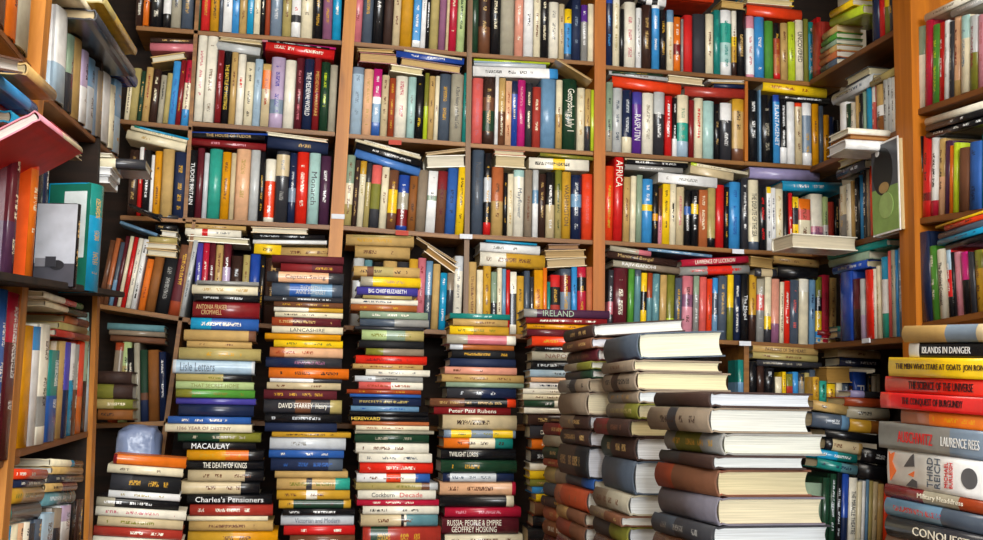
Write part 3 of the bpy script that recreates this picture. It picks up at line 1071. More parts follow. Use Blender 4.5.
stack(ST, 'third tall stack from the low end', 'books lying in tall stacks', '''
354 420 266.5 tan.2+brown.1+khaki.3+tan.4/dark_brown c
361 421 277 stone.2+yellow.8/tan
357 418 287 violet/white|white capitals|BIG CHIEF ELIZABETH
363 412 295.5 khaki n p
351 418 299 ivory/slate
351 417 304.5 copper/gold
360 428 311.5 sage/ivory
360 429 319 slate.5+grey.5 n
355 424 326.5 charcoal n
362 424 330 pale_green.4+sage.3+khaki.3/olive
359 424 340.5 black n c
366 424 348.5 olive.3+taupe.7 n
356 427 355.5 scarlet/dark_red
353 423 364 tan/brown
366 430 369.5 ivory/grey
355 423 376 silver.3+grey.7/charcoal
359 423 382 coral.5+ivory.5/rust
347 421 389.5 rust/gold
350 421 394 blue n
353 421 397.5 navy/khaki|pale gothic capitals
351 419 406 steel_blue/blue
350 428 411.5 black/gold
350 429 416 black/yellow l=.36,.80,.6|yellow capitals|HEREWARD
352 429 421.5 terracotta/brown
356 429 425.5 cream/rust
355 434 430.5 stone n
355 429 434 dark_green/stone
356 429 443 ivory/brown
359 432 453.5 ivory/slate p
360 433 462.5 scarlet/ivory|white script
357 430 473.5 white.4+orange_red.2+ivory.2+blue.2/brown|orange and blue patches on white
356 438 482.5 khaki.8+brown.1+pale_grey.1/olive
358 436 490 ivory/black i=red|black and red title|Cockburn~Decade
357 439 499.5 crimson/ivory
363 439 506 ivory/black
361 438 514.5 beige.52+black.04+ivory.03+dusty_teal.41/brown
363 441 526.5 brick_red.1+dark_green.22+brick_red.68/gold|green label framed in gold
end 547''', base=.70)
stack(ST, 'fourth tall stack from the low end', 'books lying in tall stacks', '''
450 510 313.5 teal/aqua p
453 508 319 tan/brown
450 509 326 yellow.4+gold.6/olive
447 516 335 stone.3+rose.57+ivory.13 n
450 514 344.5 silver.2+copper.8 n
452 515 350 black/gold c
450 516 358.5 navy n c
445 517 367 salmon/brown
442 524 374.5 tan/brown
446 524 382.5 sage/ivory l=.5,.5,.7|white title on a pale strip|THE GOLD RUSHES
447 516 387.5 charcoal.5+navy.5/silver
430 516 398.5 brown.4+black.5+orange_red.1/tan
434 511 407 dark_red/ivory|pale script|Peter Paul Rubens
443 517 415 beige/dark_brown
444 516 430 blue_grey.1+yellow.28+blue_grey.3+yellow.28+blue_grey.04/olive
444 513 438 orange.37+cream.37+teal.26/dark_brown|orange, cream and green blocks
441 516 448.5 black/ivory l=.38,.70,.6|white capitals|TWILIGHT LORDS
441 517 460 dark_green/gold
443 514 473 navy.1+silver.65+navy.25/slate
440 516 482 peach.95+crimson.05/brown
440 514 495.5 black.9+cream.1 n
445 521 507 crimson/pink
442 519 517.5 maroon/ivory l=.7,.58,.75|white capitals|RUSSIA: PEOPLE & EMPIRE^GEOFFREY HOSKING
445 523 534 cream/brown
end 547''', base=.70)
S1 = Frame(4, 2.66)
stack(S1, 'low stack by the side bookcase', 'books lying in the low stack', '''
113 186 456 dark_red.05+orange.95 n
107 183 466 cream/taupe
110 180 475 charcoal.3+black.7/gold c
108 180 492 white/khaki
96 179 499 stone.22+black.78/white|white title on black
95 186 508.5 ivory/rose
97 183 518 beige/olive
93 182 528 brick_red/ivory
92 183 538 ivory/black
end 549''', roll=-4.0, base=.712)
SI = Frame(-4, 2.78)
stack(SI, 'stack topped by the purple-black Ireland book', 'books in the half-hidden stack', '''
524 610 309.5 grey.15+plum.85/sage l=.36,.6,.7|pale green capitals|IRELAND
526 607 318 dark_red/ivory|pale title
527 595 324 amber/brown
527 570 329 maroon n
532 600 336.5 orange_red/gold
536 600 346.5 black/silver
532 600 351.5 stone/brown|faint grey capitals|NAPOLEON
531 600 361 black/silver
530 600 370 pale_blue/slate
531 600 377.5 peach n
530 600 382.5 white/navy
523 600 389 ivory/brown
523 600 394.5 cream/brown
524 600 400.5 dark_green.4+ivory.2+dark_green.4/white
524 598 407.5 ivory/black
528 598 414 dark_brown
530 600 426 charcoal
532 600 439 orange.5+gold.5
531 600 450 black/silver
530 600 463 ivory/slate
530 600 471 yellow/black
530 600 479.5 olive
532 600 487 sky_blue/white
536 600 494 yellow.5+brown.5
535 600 502 brown
533 604 516 black.3+rust.7/gold
528 604 528 black/silver
end 547''', base=.70)
# ------------------------------------------------------------------ near stacks of books showing spines and page ends
endstack(-84, 2.42, 'worn stack showing oblique spines', 'books in the worn leather stacks', '''
588 0 401 taupe.5+stone.5/dark_brown c w.2
578 0 418 dark_brown/tan c w.2
574 0 424 dark_red.5+brick_red.5/tan c w.2
570 0 437 stone/brown c w.2 n
572 0 449 dark_green/tan c w.2
572 0 462 rust.6+tan.4 c w.2
572 0 470 khaki.4+taupe.6/brown c w.2 n
573 0 488 slate c w.2 n
572 0 502 dark_brown c w.2
573 0 513 terracotta.5+tan.5 c w.2
574 0 528 leather c w.2
end 544''', .70)
endstack(-89, 2.16, 'tall stack of dark worn volumes', 'books in the worn leather stacks', '''
592 687 324 black.3+dark_brown.7/tan c g=F3F2EE L5
590 640 337 brown/tan g=E6E6F0 c
596 650 348 dark_brown.5+maroon.5/brown c g=EDEDF0
590 640 360.5 stone.5+olive.5 c n g=ECEBE0
591 640 369 charcoal.6+dark_green.4 c n g=E8E8E4
587 645 378 grey.4+charcoal.2+taupe.4/black c g=B7A58C
585 640 392 taupe/dark_brown c n g=E9DFC0 k=brick_red
588 640 415 taupe.5+dark_brown.5/tan c g=E6E8F0
588 640 430 dark_brown/tan c g=E2E4EE
586 640 447 dark_brown.6+black.4/tan c g=DDE0EA
593 640 479 slate.6+blue.4 c n g=D8D2C0
586 640 491 terracotta.2+rust.8/brown c g=E4E4DE
584 640 513 tan.4+brown.6 c n g=DAD4C4
584 640 527 rust.5+brown.5 c n g=E4E4E0
end 545''', .80)
endstack(-91, 1.9, 'stack topped by the blue-spined volume', 'thick volumes showing page ends', '''
637 726 332.5 slate c n g=F1EFD9 L3 k=dusty_teal
632 722 359 taupe/brown c g=EFE6BE k=dark_red
634 731 371 taupe.3+dark_brown.2+taupe.5/black c g=F2E9BE k=dark_red
637 700 390 grey.5+taupe.5 c g=E9EEF0
636 700 403 taupe.6+olive.4/khaki c g=DED6B4
628 700 419 dark_red.4+dark_brown.6/brown c g=E2D3A4
634 710 437 dark_green.3+dark_brown.7/tan c g=EDF0F6
632 710 461 slate n c g=E6ECF2
627 664 495 taupe.4+stone.6/brown c g=E8ECEE
620 655 516 taupe.5+brown.5/khaki c g=E6E6E0
627 700 527 charcoal.5+olive.5 c n g=E4EAF2
end 546''', .80)
endstack(-87, 1.56, 'big front stack of page ends', 'thick volumes showing page ends', '''
708 813 391 dark_brown n c g=E8EFF8
707 811 407 taupe.35+charcoal.15+taupe.5/dark_brown c k=charcoal g=F2F4EC
720 825 433 grey.2+olive.45+grey.35/gold c g=EEF0E6
711 805 455 charcoal.4+dark_brown.6 n c g=E6ECEC
714 810 469.5 rust.3+brown.7 n c g=DDD2AA k=brick_red
714 823 497 ash_grey n c g=E6DCBC k=maroon
710 828 526 slate.4+charcoal.6/grey c g=E4EAEE
end 548''', .80)
RS = Frame(-82, at_depth(884, 400, 1.42).x * math.cos(math.radians(8)) - 0)
RS.c = at_depth(884, 400, 1.42).dot(RS.d)
stack(RS, 'end stack with red spines', 'books in the end stack', '''
901 1003 324 tan.45+blue_grey.3+beige.25 n c
908 1003 342 white.12+black.75+bright_blue.13/white p l=.52,.58,.45|white capitals|ISLANDS IN DANGER
888 1003 357.5 yellow/dark_brown p l=.85,.5,.38|dark capitals|THE MEN WHO STARE AT GOATS  JON RONSON
884 1003 378 scarlet/black p l=.55,.5,.5|black capitals, upper of two red spines|THE SCIENCE OF THE UNIVERSE
880 1003 395 scarlet.1+red.9/black p l=.5,.55,.5|black capitals, lower of two red spines|THE CONQUEST OF BURGUNDY
900 1003 413 terracotta.3+orange.7/amber p|faint yellow capitals
878 1003 427 grey.6+blue_grey.4/red p i=white|red and white capitals|AUSCHWITZ~LAURENCE REES
886 1003 456 white/slate p n|grey disc, grey title and torn orange pictures|@REICH
884 1003 494 dark_red.35+stone.3+rust.35/ivory|white lettering|Military Headdress
884 1003 508 steel_blue.5+slate.5/red
884 1003 527 charcoal/ivory|cream capitals|CONQUEST
end 549''', roll=-2.6, base=.81, jit=.4)
# ------------------------------------------------------------------ side bookcase, running towards the camera from the far corner
bay(SIDE, ((808, 80), (896, 27)), 'top shelf of side case, inside the corner', 'books on the side shelves', '''
810 24 brick_red.9+dark_red.1 n d.12
819 gap
870 -22 navy n
877 -22 red n
883 -20 yellow.5+olive.5 n
888 -18 charcoal
892.5 -16 teal/white
896 end''', '''
820 836 62 69 slate n g=EDE4CE
819 836 55 62 terracotta n g=EFE8D8
819 836 49 55 terracotta.6+tan.4 n g=F1EADA
820 836 44 49 sage n g=F0E8D0
821 836 38 44 green n g=EEE6C8
822 836 31 38 tan n g=E6CFA0
829 862 16 25 lime n s-14 g=E8DCBC
829 852 6 13 yellow n s-13 g=EFE6D2
''', dmax=.17)
bay(SIDE, ((815, 164), (903, 127)), 'second shelf of side case, inside the corner', 'books on the side shelves', '''
838 103 white n
845 104 dark_green
849.5 103 ivory/grey
854.5 96 tan n
858 94 black/gold
861.5 92 sage/charcoal
864.5 88 bright_blue n
871 86 white.3+coral.7
874.5 85 tan.4+white.2+leather.4/black |brown picture at the foot
882 80 pale_grey/black
887 78 silver/black
890.5 77 white/black |black title
894 70 khaki.7+amber.3
896.5 62 white
899 60 grey
901 58 pale_grey
903.5 end''', '''
831 872 85 96 pale_grey/slate
845 868 70 79 charcoal n f g=D8D0AC
869 897 62 70 khaki/brown g=DDD3B4
''')
bay(SIDE, ((806, 253), (904, 227)), 'third shelf of side case, inside the corner', 'books on the side shelves', '''
838 186 cream.5+grey.5
845 184 ivory/grey
849.5 181 tan n
853.5 178 black/ivory |white capitals down the spine
858 175 sky_blue n
862 172 charcoal
866 168 taupe
868.5 166 orange_red n
873 gap
900 142 pale_grey n
904 end''', '''
836 864 168 178 charcoal/silver o-.02
838 867 160 168 khaki n f g=C8C0A8 o-.02
848 872 152 160 beige n f g=CFC2A0 o-.02
''')
faceout(SIDE, 871, 899, 141, 234, .028, 'white', 'green and black portrait jacket turned outward', 'third shelf of side case, inside the corner', [(.04, .97, .46, .98, '4C5058'), (.04, .97, .02, .5, '86A85A'), (.08, .8, .42, .94, '17191B', 'E'), (.3, .66, .44, .56, 'A98A54', 'E'), (.2, .34, .86, .93, 'E8E8E8', 'E'), (.3, .8, .16, .44, '9DBB70', 'E')], off=-.03, group='books on the side shelves')
stack(Frame(0, 2.72), 'on top of the third shelf books in the side case', 'books on the side shelves', '''
848 901 128.5 ivory n d.11
850 897 135 leather n f d.11 g=C08850
846 896 140 white.8+silver.2 n d.11 g=E6E6E6
end 150''')
stack(Frame(6, 2.72), 'open-fronted corner of the third shelf', 'books on the side shelves', '''
793 857 235 ivory n f d.12 g=E4D8BC
end 249''')
bay(SIDE, ((832, 342), (905, 336)), 'fourth shelf of side case, inside the corner', 'books on the side shelves', '''
838 272 royal_blue n
850.5 279 maroon.5+dark_brown.5 n
859 279 pale_grey.6+lavender.4 n
863.5 270 scarlet n
871.5 269 ivory/black |black lettering
875.5 266 cream/khaki
879.5 257 bright_blue.28+white.42+turquoise.3 n |blue, white and green bands
887.5 251 coral n
890.5 250 stone
894 250 sky_blue
897 248 blue_grey/silver
903 end''', '''
832 866 262 270 royal_blue/silver
828 868 253 261 sage n
827 886 245 252 teal n
''')
bay(SIDE, ((916, 109), (980, 87)), 'top shelf of side case, beyond the wide post', 'books beyond the side post', '''
915.5 27 sage.35+ivory.65 n
923 21 crimson/red
930.5 25 green/lime
938 23 red/white |white capitals down the spine
943 21 white/grey
948 22 charcoal/stone
952.5 17 peach.8+tan.2
958.5 16 aqua.3+cream.7/blue_grey
967.5 16 pale_grey.5+olive.5
975.5 15 pink/rose
985 12 navy
994 end''', '''
924 975 14 22 ivory/taupe
950 992 6 13 pale_grey/white
''')
bay(SIDE, ((918, 218), (983, 208)), 'second shelf of side case, beyond the wide post', 'books beyond the side post', '''
915 137 black.4+cream.4+tan.2/white |white capitals
920.5 136 red.7+dark_red.1+red.2/black
929 138 white.8+crimson.2/black
937 139 tan.5+peach.5
943.5 141 plum n
948.5 146 orange n
952 143 lime n
956.5 148 brown n c
967 142 blue/navy c
979 134 teal/white
990 end''', '''
925 992 126 133 black/white
925 992 119 126 black/white |white title
924 992 111 118.5 ivory n
''')
bay(SIDE, ((918, 323), (983, 311)), 'third shelf of side case, beyond the wide post', 'books beyond the side post', '''
917 232 navy n
929 246 green/ivory
936 249 ivory/black |black title|The Shackled Continent
946 250 pale_blue.3+red.4+black.3/white
951 252 black/grey
954 252 pink/rose
960 252 magenta.45+black.55 n
967.5 252 charcoal n
973.5 250 olive.3+gold.7/brown
982 250 black
992 end''', '''
945 992 240 247 black/gold |gold capitals|BELEAGUERED
937 992 236 242 bright_blue/navy
938 992 229 236 slate/white |white title|The Golden Thread
944 992 223 229 orange_red/black
935 992 216 223 yellow/orange
943 992 208 214 slate/grey
''')
# ------------------------------------------------------------------ near bookcase on the other side wall
bay(NEAR, ((58, 98), (122, 156)), 'top shelf of near case, beyond its pine post', 'books in the near bookcase', '''
58 8 white.6+pale_blue.4 n
70 34 sage.5+charcoal.5
75.5 38 tan n c
83.5 50 lavender.5+white.5
90 58 steel_blue.4+silver.6
96.5 66 blue_grey n
100 70 taupe
104 73 white n
112.5 84 cream/black
116 80 steel_blue.5+pale_blue.5
123 end''', '''
72 108 20 28 cream n o-.03
94 136 62 73 charcoal n o-.05 g=D8C39A
122 140 44 58 royal_blue n o-.02
104 139 16 26 khaki.3+yellow.7 n o-.06
''', dmax=.17)
bay(NEAR, ((0, 16), (36, 61)), 'top shelf of near case, before its pine post', 'books in the near bookcase', '''
-8 -90 brown n
12 -80 orange/dark_brown
22 -62 stone n
35 end''')
bay(NEAR, ((5, 277), (100, 291)), 'second shelf of near case', 'books in the near bookcase', '''
31.5 139 navy n
38 141 black n
44.5 143 navy.5+slate.5
49 end''', '''
0 41 64 77 sky_blue.8+blue.2 n o-.03
0 24 90 99 dark_red n
2 40 80 92 charcoal n
14 44 100 113 bright_blue n o-.02 g=CFC6AE
44 88 90 101 pink.5+cream.5/rose o-.09 g=F2EEE6 k=red d.12 R32 c
30 60 46 59 tan n o-.04 d.1
0 26 20 36 brown n f o-.05 g=F4F0EC s9 d.1
50 82 154 160 beige n f
46 80 146 153 cream n f
52 80 128 136 dark_red n o-.04
''')
def turned(deg, x, y, Y): f = Frame(deg, 0); f.c = at_depth(x, y, Y).dot(f.d); return f
NZ = NEAR.hit(60, 284)[1]
faceout(turned(-6, 10, 200, 1.60), -14, 13, 132, 280, .03, 'maroon.6+plum.4', 'maroon front with a paler patch', 'second shelf of near case', [(.55, .9, .3, .5, 'A9A08A')], spine_left=False, group='books in the near bookcase')
faceout(turned(-12, 20, 200, 1.68), -10, 31, 121, 278, .032, 'orange_red.3+orange.7', 'bright orange front', 'second shelf of near case', [(.03, .93, .01, .99, 'F0561A')], spine_left=False, group='books in the near bookcase')
faceout(turned(-22, 80, 240, 2.02), 46, 89, 183, 290, .05, 'teal.3+bright_blue.7', 'dark green picture jacket with a white panel and blue spine', 'second shelf of near case', [(.02, .97, .01, .99, '1F6B58'), (.1, .62, .30, .92, 'D9E4E4'), (.3, .62, .22, .42, 'A87A2C'), (.3, .62, .04, .17, 'C9D6D6')], spine_left=False, group='books in the near bookcase')
faceout(turned(-10, 70, 240, 1.88), 34, 76, 203, 287, .02, 'black', 'misty grey city photograph on its front', 'second shelf of near case', [(.01, .97, .01, .30, '4A4A52'), (.01, .97, .28, .99, 'B4B8C2'), (.25, .6, .2, .32, '2C2C30', 'E'), (.6, .95, .24, .34, '7C7C84'), (.45, .7, .24, .36, '3A3A40')], spine_left=False, group='books in the near bookcase')
stack(Frame(0, 2.42), 'pile above the green picture book', 'books in the near bookcase', '''
68 112 152 ivory n f g=E9E0C8 d.12
70 146 157 cream.6+charcoal.4 n d.12
75 112 166 white n f g=F3F3F3 d.11
77 110 174 white n f g=EFEFEF d.11
end 182''')
bay(NEAR, ((0, 461), (22, 457)), 'third shelf of near case, before its pine post', 'books in the near bookcase', '''
-14 290 sage/slate o-.012
-3 288 blue/white o-.012
6 292 crimson.3+maroon.7/white o-.012
19 end''')
bay(NEAR, ((25, 449), (92, 431)), 'third shelf of near case, beyond its pine post', 'books in the near bookcase', '''
24.5 325 amber n
33.5 326 sky_blue.2+white.8 n
40.5 324 ivory.6+grey.25+ivory.15 |grey picture at the foot
50.5 350 teal.5+blue.5/white |white capitals down the spine
60.5 341 tan/brown
66.5 342 violet.5+navy.5 n
70.5 343 white.4+bright_blue.6/black
75 344 grey.5+brown.5
79 341 orange_red.6+orange.4 n
85 330 sage.5+dark_brown.5
88.5 312 aqua.6+pale_blue.4
93 end''', '''
57 90 333 340 brick_red n
60 88 325 332 khaki n
66 90 312 320 terracotta.5+dark_red.5 n
46 88 306 312 cream.5+dark_green.5 n o-.02
44 84 298 304 ivory.5+red.3+green.2 n o-.03
''')
bay(NEAR, ((0, 566), (90, 538)), 'lowest shelf of near case', 'books in the near bookcase', '''
2 528 bright_blue.8+white.2/white
14 525 cream n
19 524 peach.5+cream.5
25 523 ivory
31 524 charcoal n
37 520 slate
43.5 514 pale_blue.7+steel_blue.3
57 509 taupe.5+charcoal.5
63 506 lavender.4+white.6
73 502 black/white
79 500 dark_brown
84 end''', '''
4 42 497 515 teal.2+charcoal.8 n
8 45 480 495 gold.4+tan.6/olive
10 46 472 480 navy/ivory
12 49 455 470 orange_red/ivory|cream capitals
43 76 487 500 dusty_teal/silver
47 78 476 484 tan.5+dark_red.5
50 84 468 476 charcoal/stone
54 84 459 466 tan n
52 84 451 458 cream.6+bright_blue.1+black.3 n
''')
# ------------------------------------------------------------------ bookcases and room
def obj(name, me, parent=None, mat=None):
    o = bpy.data.objects.new(name, me); COL.objects.link(o)
    if parent: o.parent = parent
    if mat: me.materials.append(mat)
    return o
def tag(o, label=None, cat=None, group=None, kind=None):
    for k, v in (('label', label), ('category', cat), ('group', group), ('kind', kind)):
        if v: o[k] = v
def empty(name, loc): o = bpy.data.objects.new(name, None); COL.objects.link(o); o.location = loc; o.empty_display_size = .05; return o
def hexa(name, p, mat, parent=None, org=(0, 0, 0), bev=.0015):
    """eight corners, bottom ring then top ring"""
    if parent and 'category' in parent and parent['category'] != 'book': org = parent.location
    bm = bmesh.new(); v = [bm.verts.new(Vector(q) - Vector(org)) for q in p]
    for q in ((3, 2, 1, 0), (4, 5, 6, 7), (0, 1, 5, 4), (1, 2, 6, 5), (2, 3, 7, 6), (3, 0, 4, 7)): bm.faces.new([v[i] for i in q])
    if bev: bmesh.ops.bevel(bm, geom=bm.edges[:], offset=bev, segments=2, affect='EDGES')
    bmesh.ops.recalc_face_normals(bm, faces=bm.faces[:])
    me = bpy.data.meshes.new(name); bm.to_mesh(me); bm.free()
    return obj(name, me, parent, mat)
import bmesh
def box(name, x0, x1, y0, y1, z0, z1, mat, parent=None, bev=.002, org=(0, 0, 0)):
    return hexa(name, [(x0, y0, z0), (x1, y0, z0), (x1, y1, z0), (x0, y1, z0), (x0, y0, z1), (x1, y0, z1), (x1, y1, z1), (x0, y1, z1)], mat, parent, org, bev)
def board(fr, A, B, th, dep, mat, parent, front=0.0, name='shelf', ext=0.0):
    (xa, ya), (xb, yb) = A, B
    sa, za = fr.hit(xa, ya); sb, zb = fr.hit(xb, yb); m = (zb - za) / (sb - sa); sa -= ext; sb += ext; za -= m * ext; zb += m * ext
    P = lambda s, z, o: fr.pt(s, o, z)
    return hexa(name, [P(sa, za - th, front), P(sb, zb - th, front), P(sb, zb - th, dep), P(sa, za - th, dep), P(sa, za, front), P(sb, zb, front), P(sb, zb, dep), P(sa, za, dep)], mat, parent)
def post(fr, l0, l1, r0, r1, mat, parent, front=-.006, dep=.2, zlo=None, zhi=None, name='upright', wid=None):
    """an upright given by two points on each edge of its front"""
    def ext(p, q):
        (s0, z0), (s1, z1) = fr.hit(*p), fr.hit(*q); k = (s1 - s0) / (z1 - z0)
        return lambda z: s0 + k * (z - z0)
    L, R = ext(l0, l1), ext(r0, r1)
    if wid: R = lambda z: L(z) + wid
    a, b = zlo, zhi; P = fr.pt
    return hexa(name, bev=0, mat=mat, parent=parent, p=[P(L(a), front, a), P(R(a), front, a), P(R(a), dep, a), P(L(a), dep, a), P(L(b), front, b), P(R(b), front, b), P(R(b), dep, b), P(L(b), dep, b)])
ZT = 2.62
# far bookcase
bc = empty('bookcase', (0, YB, 0)); tag(bc, 'big wooden bookcase covering the far wall with pale pine and orange posts', 'bookcase')
for A, B in (((136, 25), (199, 29.5)), ((198, 30), (342, 40)), ((354, 41), (470, 52)), ((470, 52), (595, 61)), ((605, 64.5), (745, 76)), ((745, 76), (842, 84)),
             ((120, 118.5), (192, 126)), ((192, 121), (335, 131.5)), ((346, 133), (468, 142)), ((468, 142.5), (595, 151)), ((604, 150.8), (745, 161)), ((745, 160.8), (842, 167)),
             ((120, 214.8), (186, 218)), ((182, 216.8), (332, 225)), ((340, 225), (466, 235)), ((466, 233.7), (595, 240)), ((604, 240), (742, 249)), ((741, 249), (848, 254)),
             ((95, 303), (190, 318)), ((188, 319.7), (346, 327)), ((344, 325), (466, 331)), ((465, 333), (595, 336)), ((603, 333), (745, 341)), ((742, 341), (850, 346)),
             ((88, 424), (166, 421)), ((165, 418), (470, 428)), ((470, 428), (700, 420)), ((695, 396), (812, 398.6))):
    board(BACK, A, B, .013, .2, M_SHELF, bc, front=.004)
board(BACK, (812, 402), (868, 404.4), .014, .2, M_SHELF, bc, front=-.05)
board(LOW, (795, 545), (888, 550), .014, .3, M_SHELF, bc, front=0)
post(BACK, (343.5, 20), (329, 240), (355.5, 20), (342.5, 240), M_PINE, bc, zlo=0, zhi=ZT)
post(BACK, (594.5, 0), (593, 240), (605.5, 0), (604.5, 240), M_ORANGE, bc, zlo=0, zhi=ZT)
post(BACK, (467.5, 20), (463.5, 300), (472.5, 20), (468.5, 300), M_DIV, bc, front=0, zlo=0, zhi=ZT)
post(BACK, (195, 10), (183, 217), (199, 10), (187, 217), M_SHELF, bc, front=0.004, zlo=at_depth(180, 217, YB).z, zhi=ZT)
post(BACK, (189.5, 240), (161, 440), (193, 240), (166, 440), M_SHELF, bc, front=0.004, zlo=0, zhi=at_depth(180, 219, YB).z)
post(BACK, (745, 100), (744.8, 160), (748, 100), (748, 160), M_ORANGE, bc, front=.0, zlo=at_depth(745, 161, YB).z, zhi=at_depth(745, 81, YB).z)
post(BACK, (744, 345), (744, 400), (749, 345), (749, 400), M_SHELF, bc, front=.0, zlo=0, zhi=at_depth(745, 345, YB).z)
BX0, BX1 = -.95, XR + .215
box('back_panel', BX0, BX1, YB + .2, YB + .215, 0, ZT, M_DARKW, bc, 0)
box('top_panel', BX0, BX1, YB, YB + .2, ZT, ZT + .02, M_SHELF, bc)
for (x, y), mt in (((338, 216.5), M_LABEL), ((395, 142.5), M_REDLABEL), ((466, 236.5), M_LABEL), ((402, 233), M_REDLABEL), ((745, 343.5), M_LABEL), ((738, 251.5), M_LABEL)):
    p = at_depth(x, y, YB - .007); w = .019
    box('shelf_label', p.x - w, p.x + w, p.y - .002, p.y + .012 * 0, p.z - .007, p.z + .007, mt, bc, 0)
# side bookcase
sd = empty('bookcase', (XR, 2.6, 0)); tag(sd, 'wooden side bookcase with a wide orange post, running forward from the far corner', 'bookcase')
for A, B in (((808.5, 80), (899, 25)), ((808.5, 167), (905, 126)), ((808.5, 252.5), (906, 226.6)), ((809, 344), (907, 336)), ((914, 109.6), (1040, 66)), ((916, 218.3), (1040, 199)), ((917, 323.2), (1040, 300))):
    board(SIDE, A, B, .017, .2, M_SHELFY, sd, front=.004)
post(SIDE, (897, 20), (905.5, 300), (915, 20), (920, 300), M_ORANGE, sd, front=-.012, zlo=0, zhi=ZT)
yo = SIDE.hit(1040, 390)[0]
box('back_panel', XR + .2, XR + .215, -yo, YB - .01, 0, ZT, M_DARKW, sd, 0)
box('top_panel', XR, XR + .2, -yo, YB - .01, ZT, ZT + .02, M_SHELFY, sd)
p = SIDE.hit(866, 340.5); q = SIDE.pt(p[0], .002, p[1]); box('shelf_label', q.x - .004, q.x + .001, q.y - .02, q.y + .02, q.z - .007, q.z + .006, M_LABEL, sd, 0)
# near bookcase
nb = empty('bookcase', (-.42, 2.0, 0)); tag(nb, 'pine bookcase on the near side wall, seen almost end on', 'bookcase')
for A, B, f in (((56, 96.2), (124, 158), .012), ((-60, -60), (40, 66), .012), ((-60, 267), (101, 291.2), -.05), ((-60, 472), (23, 456.8), .004), ((23, 449.5), (95, 430.2), .004), ((-60, 584), (93, 537), .004)):
    board(NEAR, A, B, .012, .2, M_DARKW if f < 0 else M_SHELFY, nb, front=f)
zq = NEAR.hit(96, 296)[1]
post(NEAR, (95, 310), (87, 520), (98, 310), (91, 520), M_PINE, nb, front=-.004, dep=.006, zlo=0, zhi=zq)
post(NEAR, (95, 310), (87, 520), (98, 310), (91, 520), M_DARKW, nb, front=.006, dep=.21, zlo=0, zhi=ZT, name='side_panel')
post(NEAR, (44, 10), (20, 300), (57, 10), (28, 300), M_PINE, nb, wid=.04, front=-.002, zlo=0, zhi=ZT)
ya, yb_ = NEAR.hit(-60, 389)[0], NEAR.hit(99, 389)[0]
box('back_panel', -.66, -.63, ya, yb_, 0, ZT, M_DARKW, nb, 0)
box('top_panel', -.63, -.42, ya, yb_, ZT, ZT + .02, M_PINE, nb)
# tables under the stacks
def table(name, label, x0, x1, y0, y1, z, legs):
    t = empty(name, ((x0 + x1) / 2, (y0 + y1) / 2, 0)); tag(t, label, 'table'); o = t.location
    box('table_top', x0, x1, y0, y1, z - .03, z, M_TABLE, t, .003, o)
    for lx in (x0 + .04, x1 - .04):
        for ly in (y0 + .04, y1 - .04): box('leg', lx - .025, lx + .025, ly - .025, ly + .025, 0, z - .03, M_TABLE, t, .003, o)
    return t
table('low_table', 'long low wooden table carrying the tall stacks of spines', -.72, .95, 2.42, 3.02, .70, 0)
table('counter_table', 'wooden table carrying the stacks of page ends', .45, .80, 1.5, 2.40, .80, 0)
table('side_table', 'wooden table carrying the stack of red and yellow books', .76, 1.15, .95, 1.48, .80, 0)
# room
def room(name, *a, mat=M_WALL): o = box(name, *a, mat, None, 0); tag(o, kind='structure')
RX0, RX1, RY0, RY1, CZ = -.70, 1.75, -3.8, 3.45, 2.75
room('floor', -2.4, 2.4, RY0, RY1, -.05, 0, mat=M_FLOOR)
room('ceiling', -2.4, 2.4, RY0, RY1, CZ, CZ + .05)
room('wall_back', -2.4, 2.4, RY1, RY1 + .08, 0, CZ)
room('wall_right', 2.4, 2.48, RY0, RY1, 0, CZ)
room('wall_left', -2.48, -2.4, RY0, RY1, 0, CZ)
room('wall_front', -2.4, 2.4, RY0 - .08, RY0, 0, CZ)
# plastic bag tucked under the corner shelf
def bag():
    bm = bmesh.new(); bmesh.ops.create_icosphere(bm, subdivisions=4, radius=1)
    c = at_depth(139, 444, 3.08); rnd = random.Random(3)
    from mathutils import noise
    for v in bm.verts:
        n = noise.noise(v.co * 2.1) * .16 + noise.noise(v.co * 5.3) * .07 + abs(noise.noise(v.co * 9)) * .06
        p = v.co * (1 + n); s = lambda a: math.copysign(abs(a) ** .6, a)
        v.co = Vector((s(p.x) * .056, s(p.y) * .05, s(p.z) * .05 if p.z > 0 else s(p.z) * .30)) + Vector((0, 0, 0))
    lo = min(v.co.z for v in bm.verts); k = (c.z - .70) / -lo
    for v in bm.verts:
        if v.co.z < 0: v.co.z *= k * .995
    for f in bm.faces: f.smooth = True
    me = bpy.data.meshes.new('plastic_bag'); bm.to_mesh(me); bm.free()
    m, nt, b = base_mat('crumpled_blue_grey_plastic', .3, .6); b.inputs['Base Color'].default_value = (*lin('8C9BC0'), 1)
    tc = node(nt, 'ShaderNodeTexCoord'); nz = node(nt, 'ShaderNodeTexNoise'); nz.inputs['Scale'].default_value = 40; nt.links.new(tc.outputs['Object'], nz.inputs['Vector'])
    bp = node(nt, 'ShaderNodeBump'); bp.inputs['Strength'].default_value = .5; bp.inputs['Distance'].default_value = .004; nt.links.new(nz.outputs[0], bp.inputs['Height']); nt.links.new(bp.outputs[0], b.inputs['Normal'])
    o = obj('plastic_bag', me, None, m); o.location = c
    tag(o, 'crumpled pale blue plastic bag under the narrow corner shelf', 'bag')
bag()
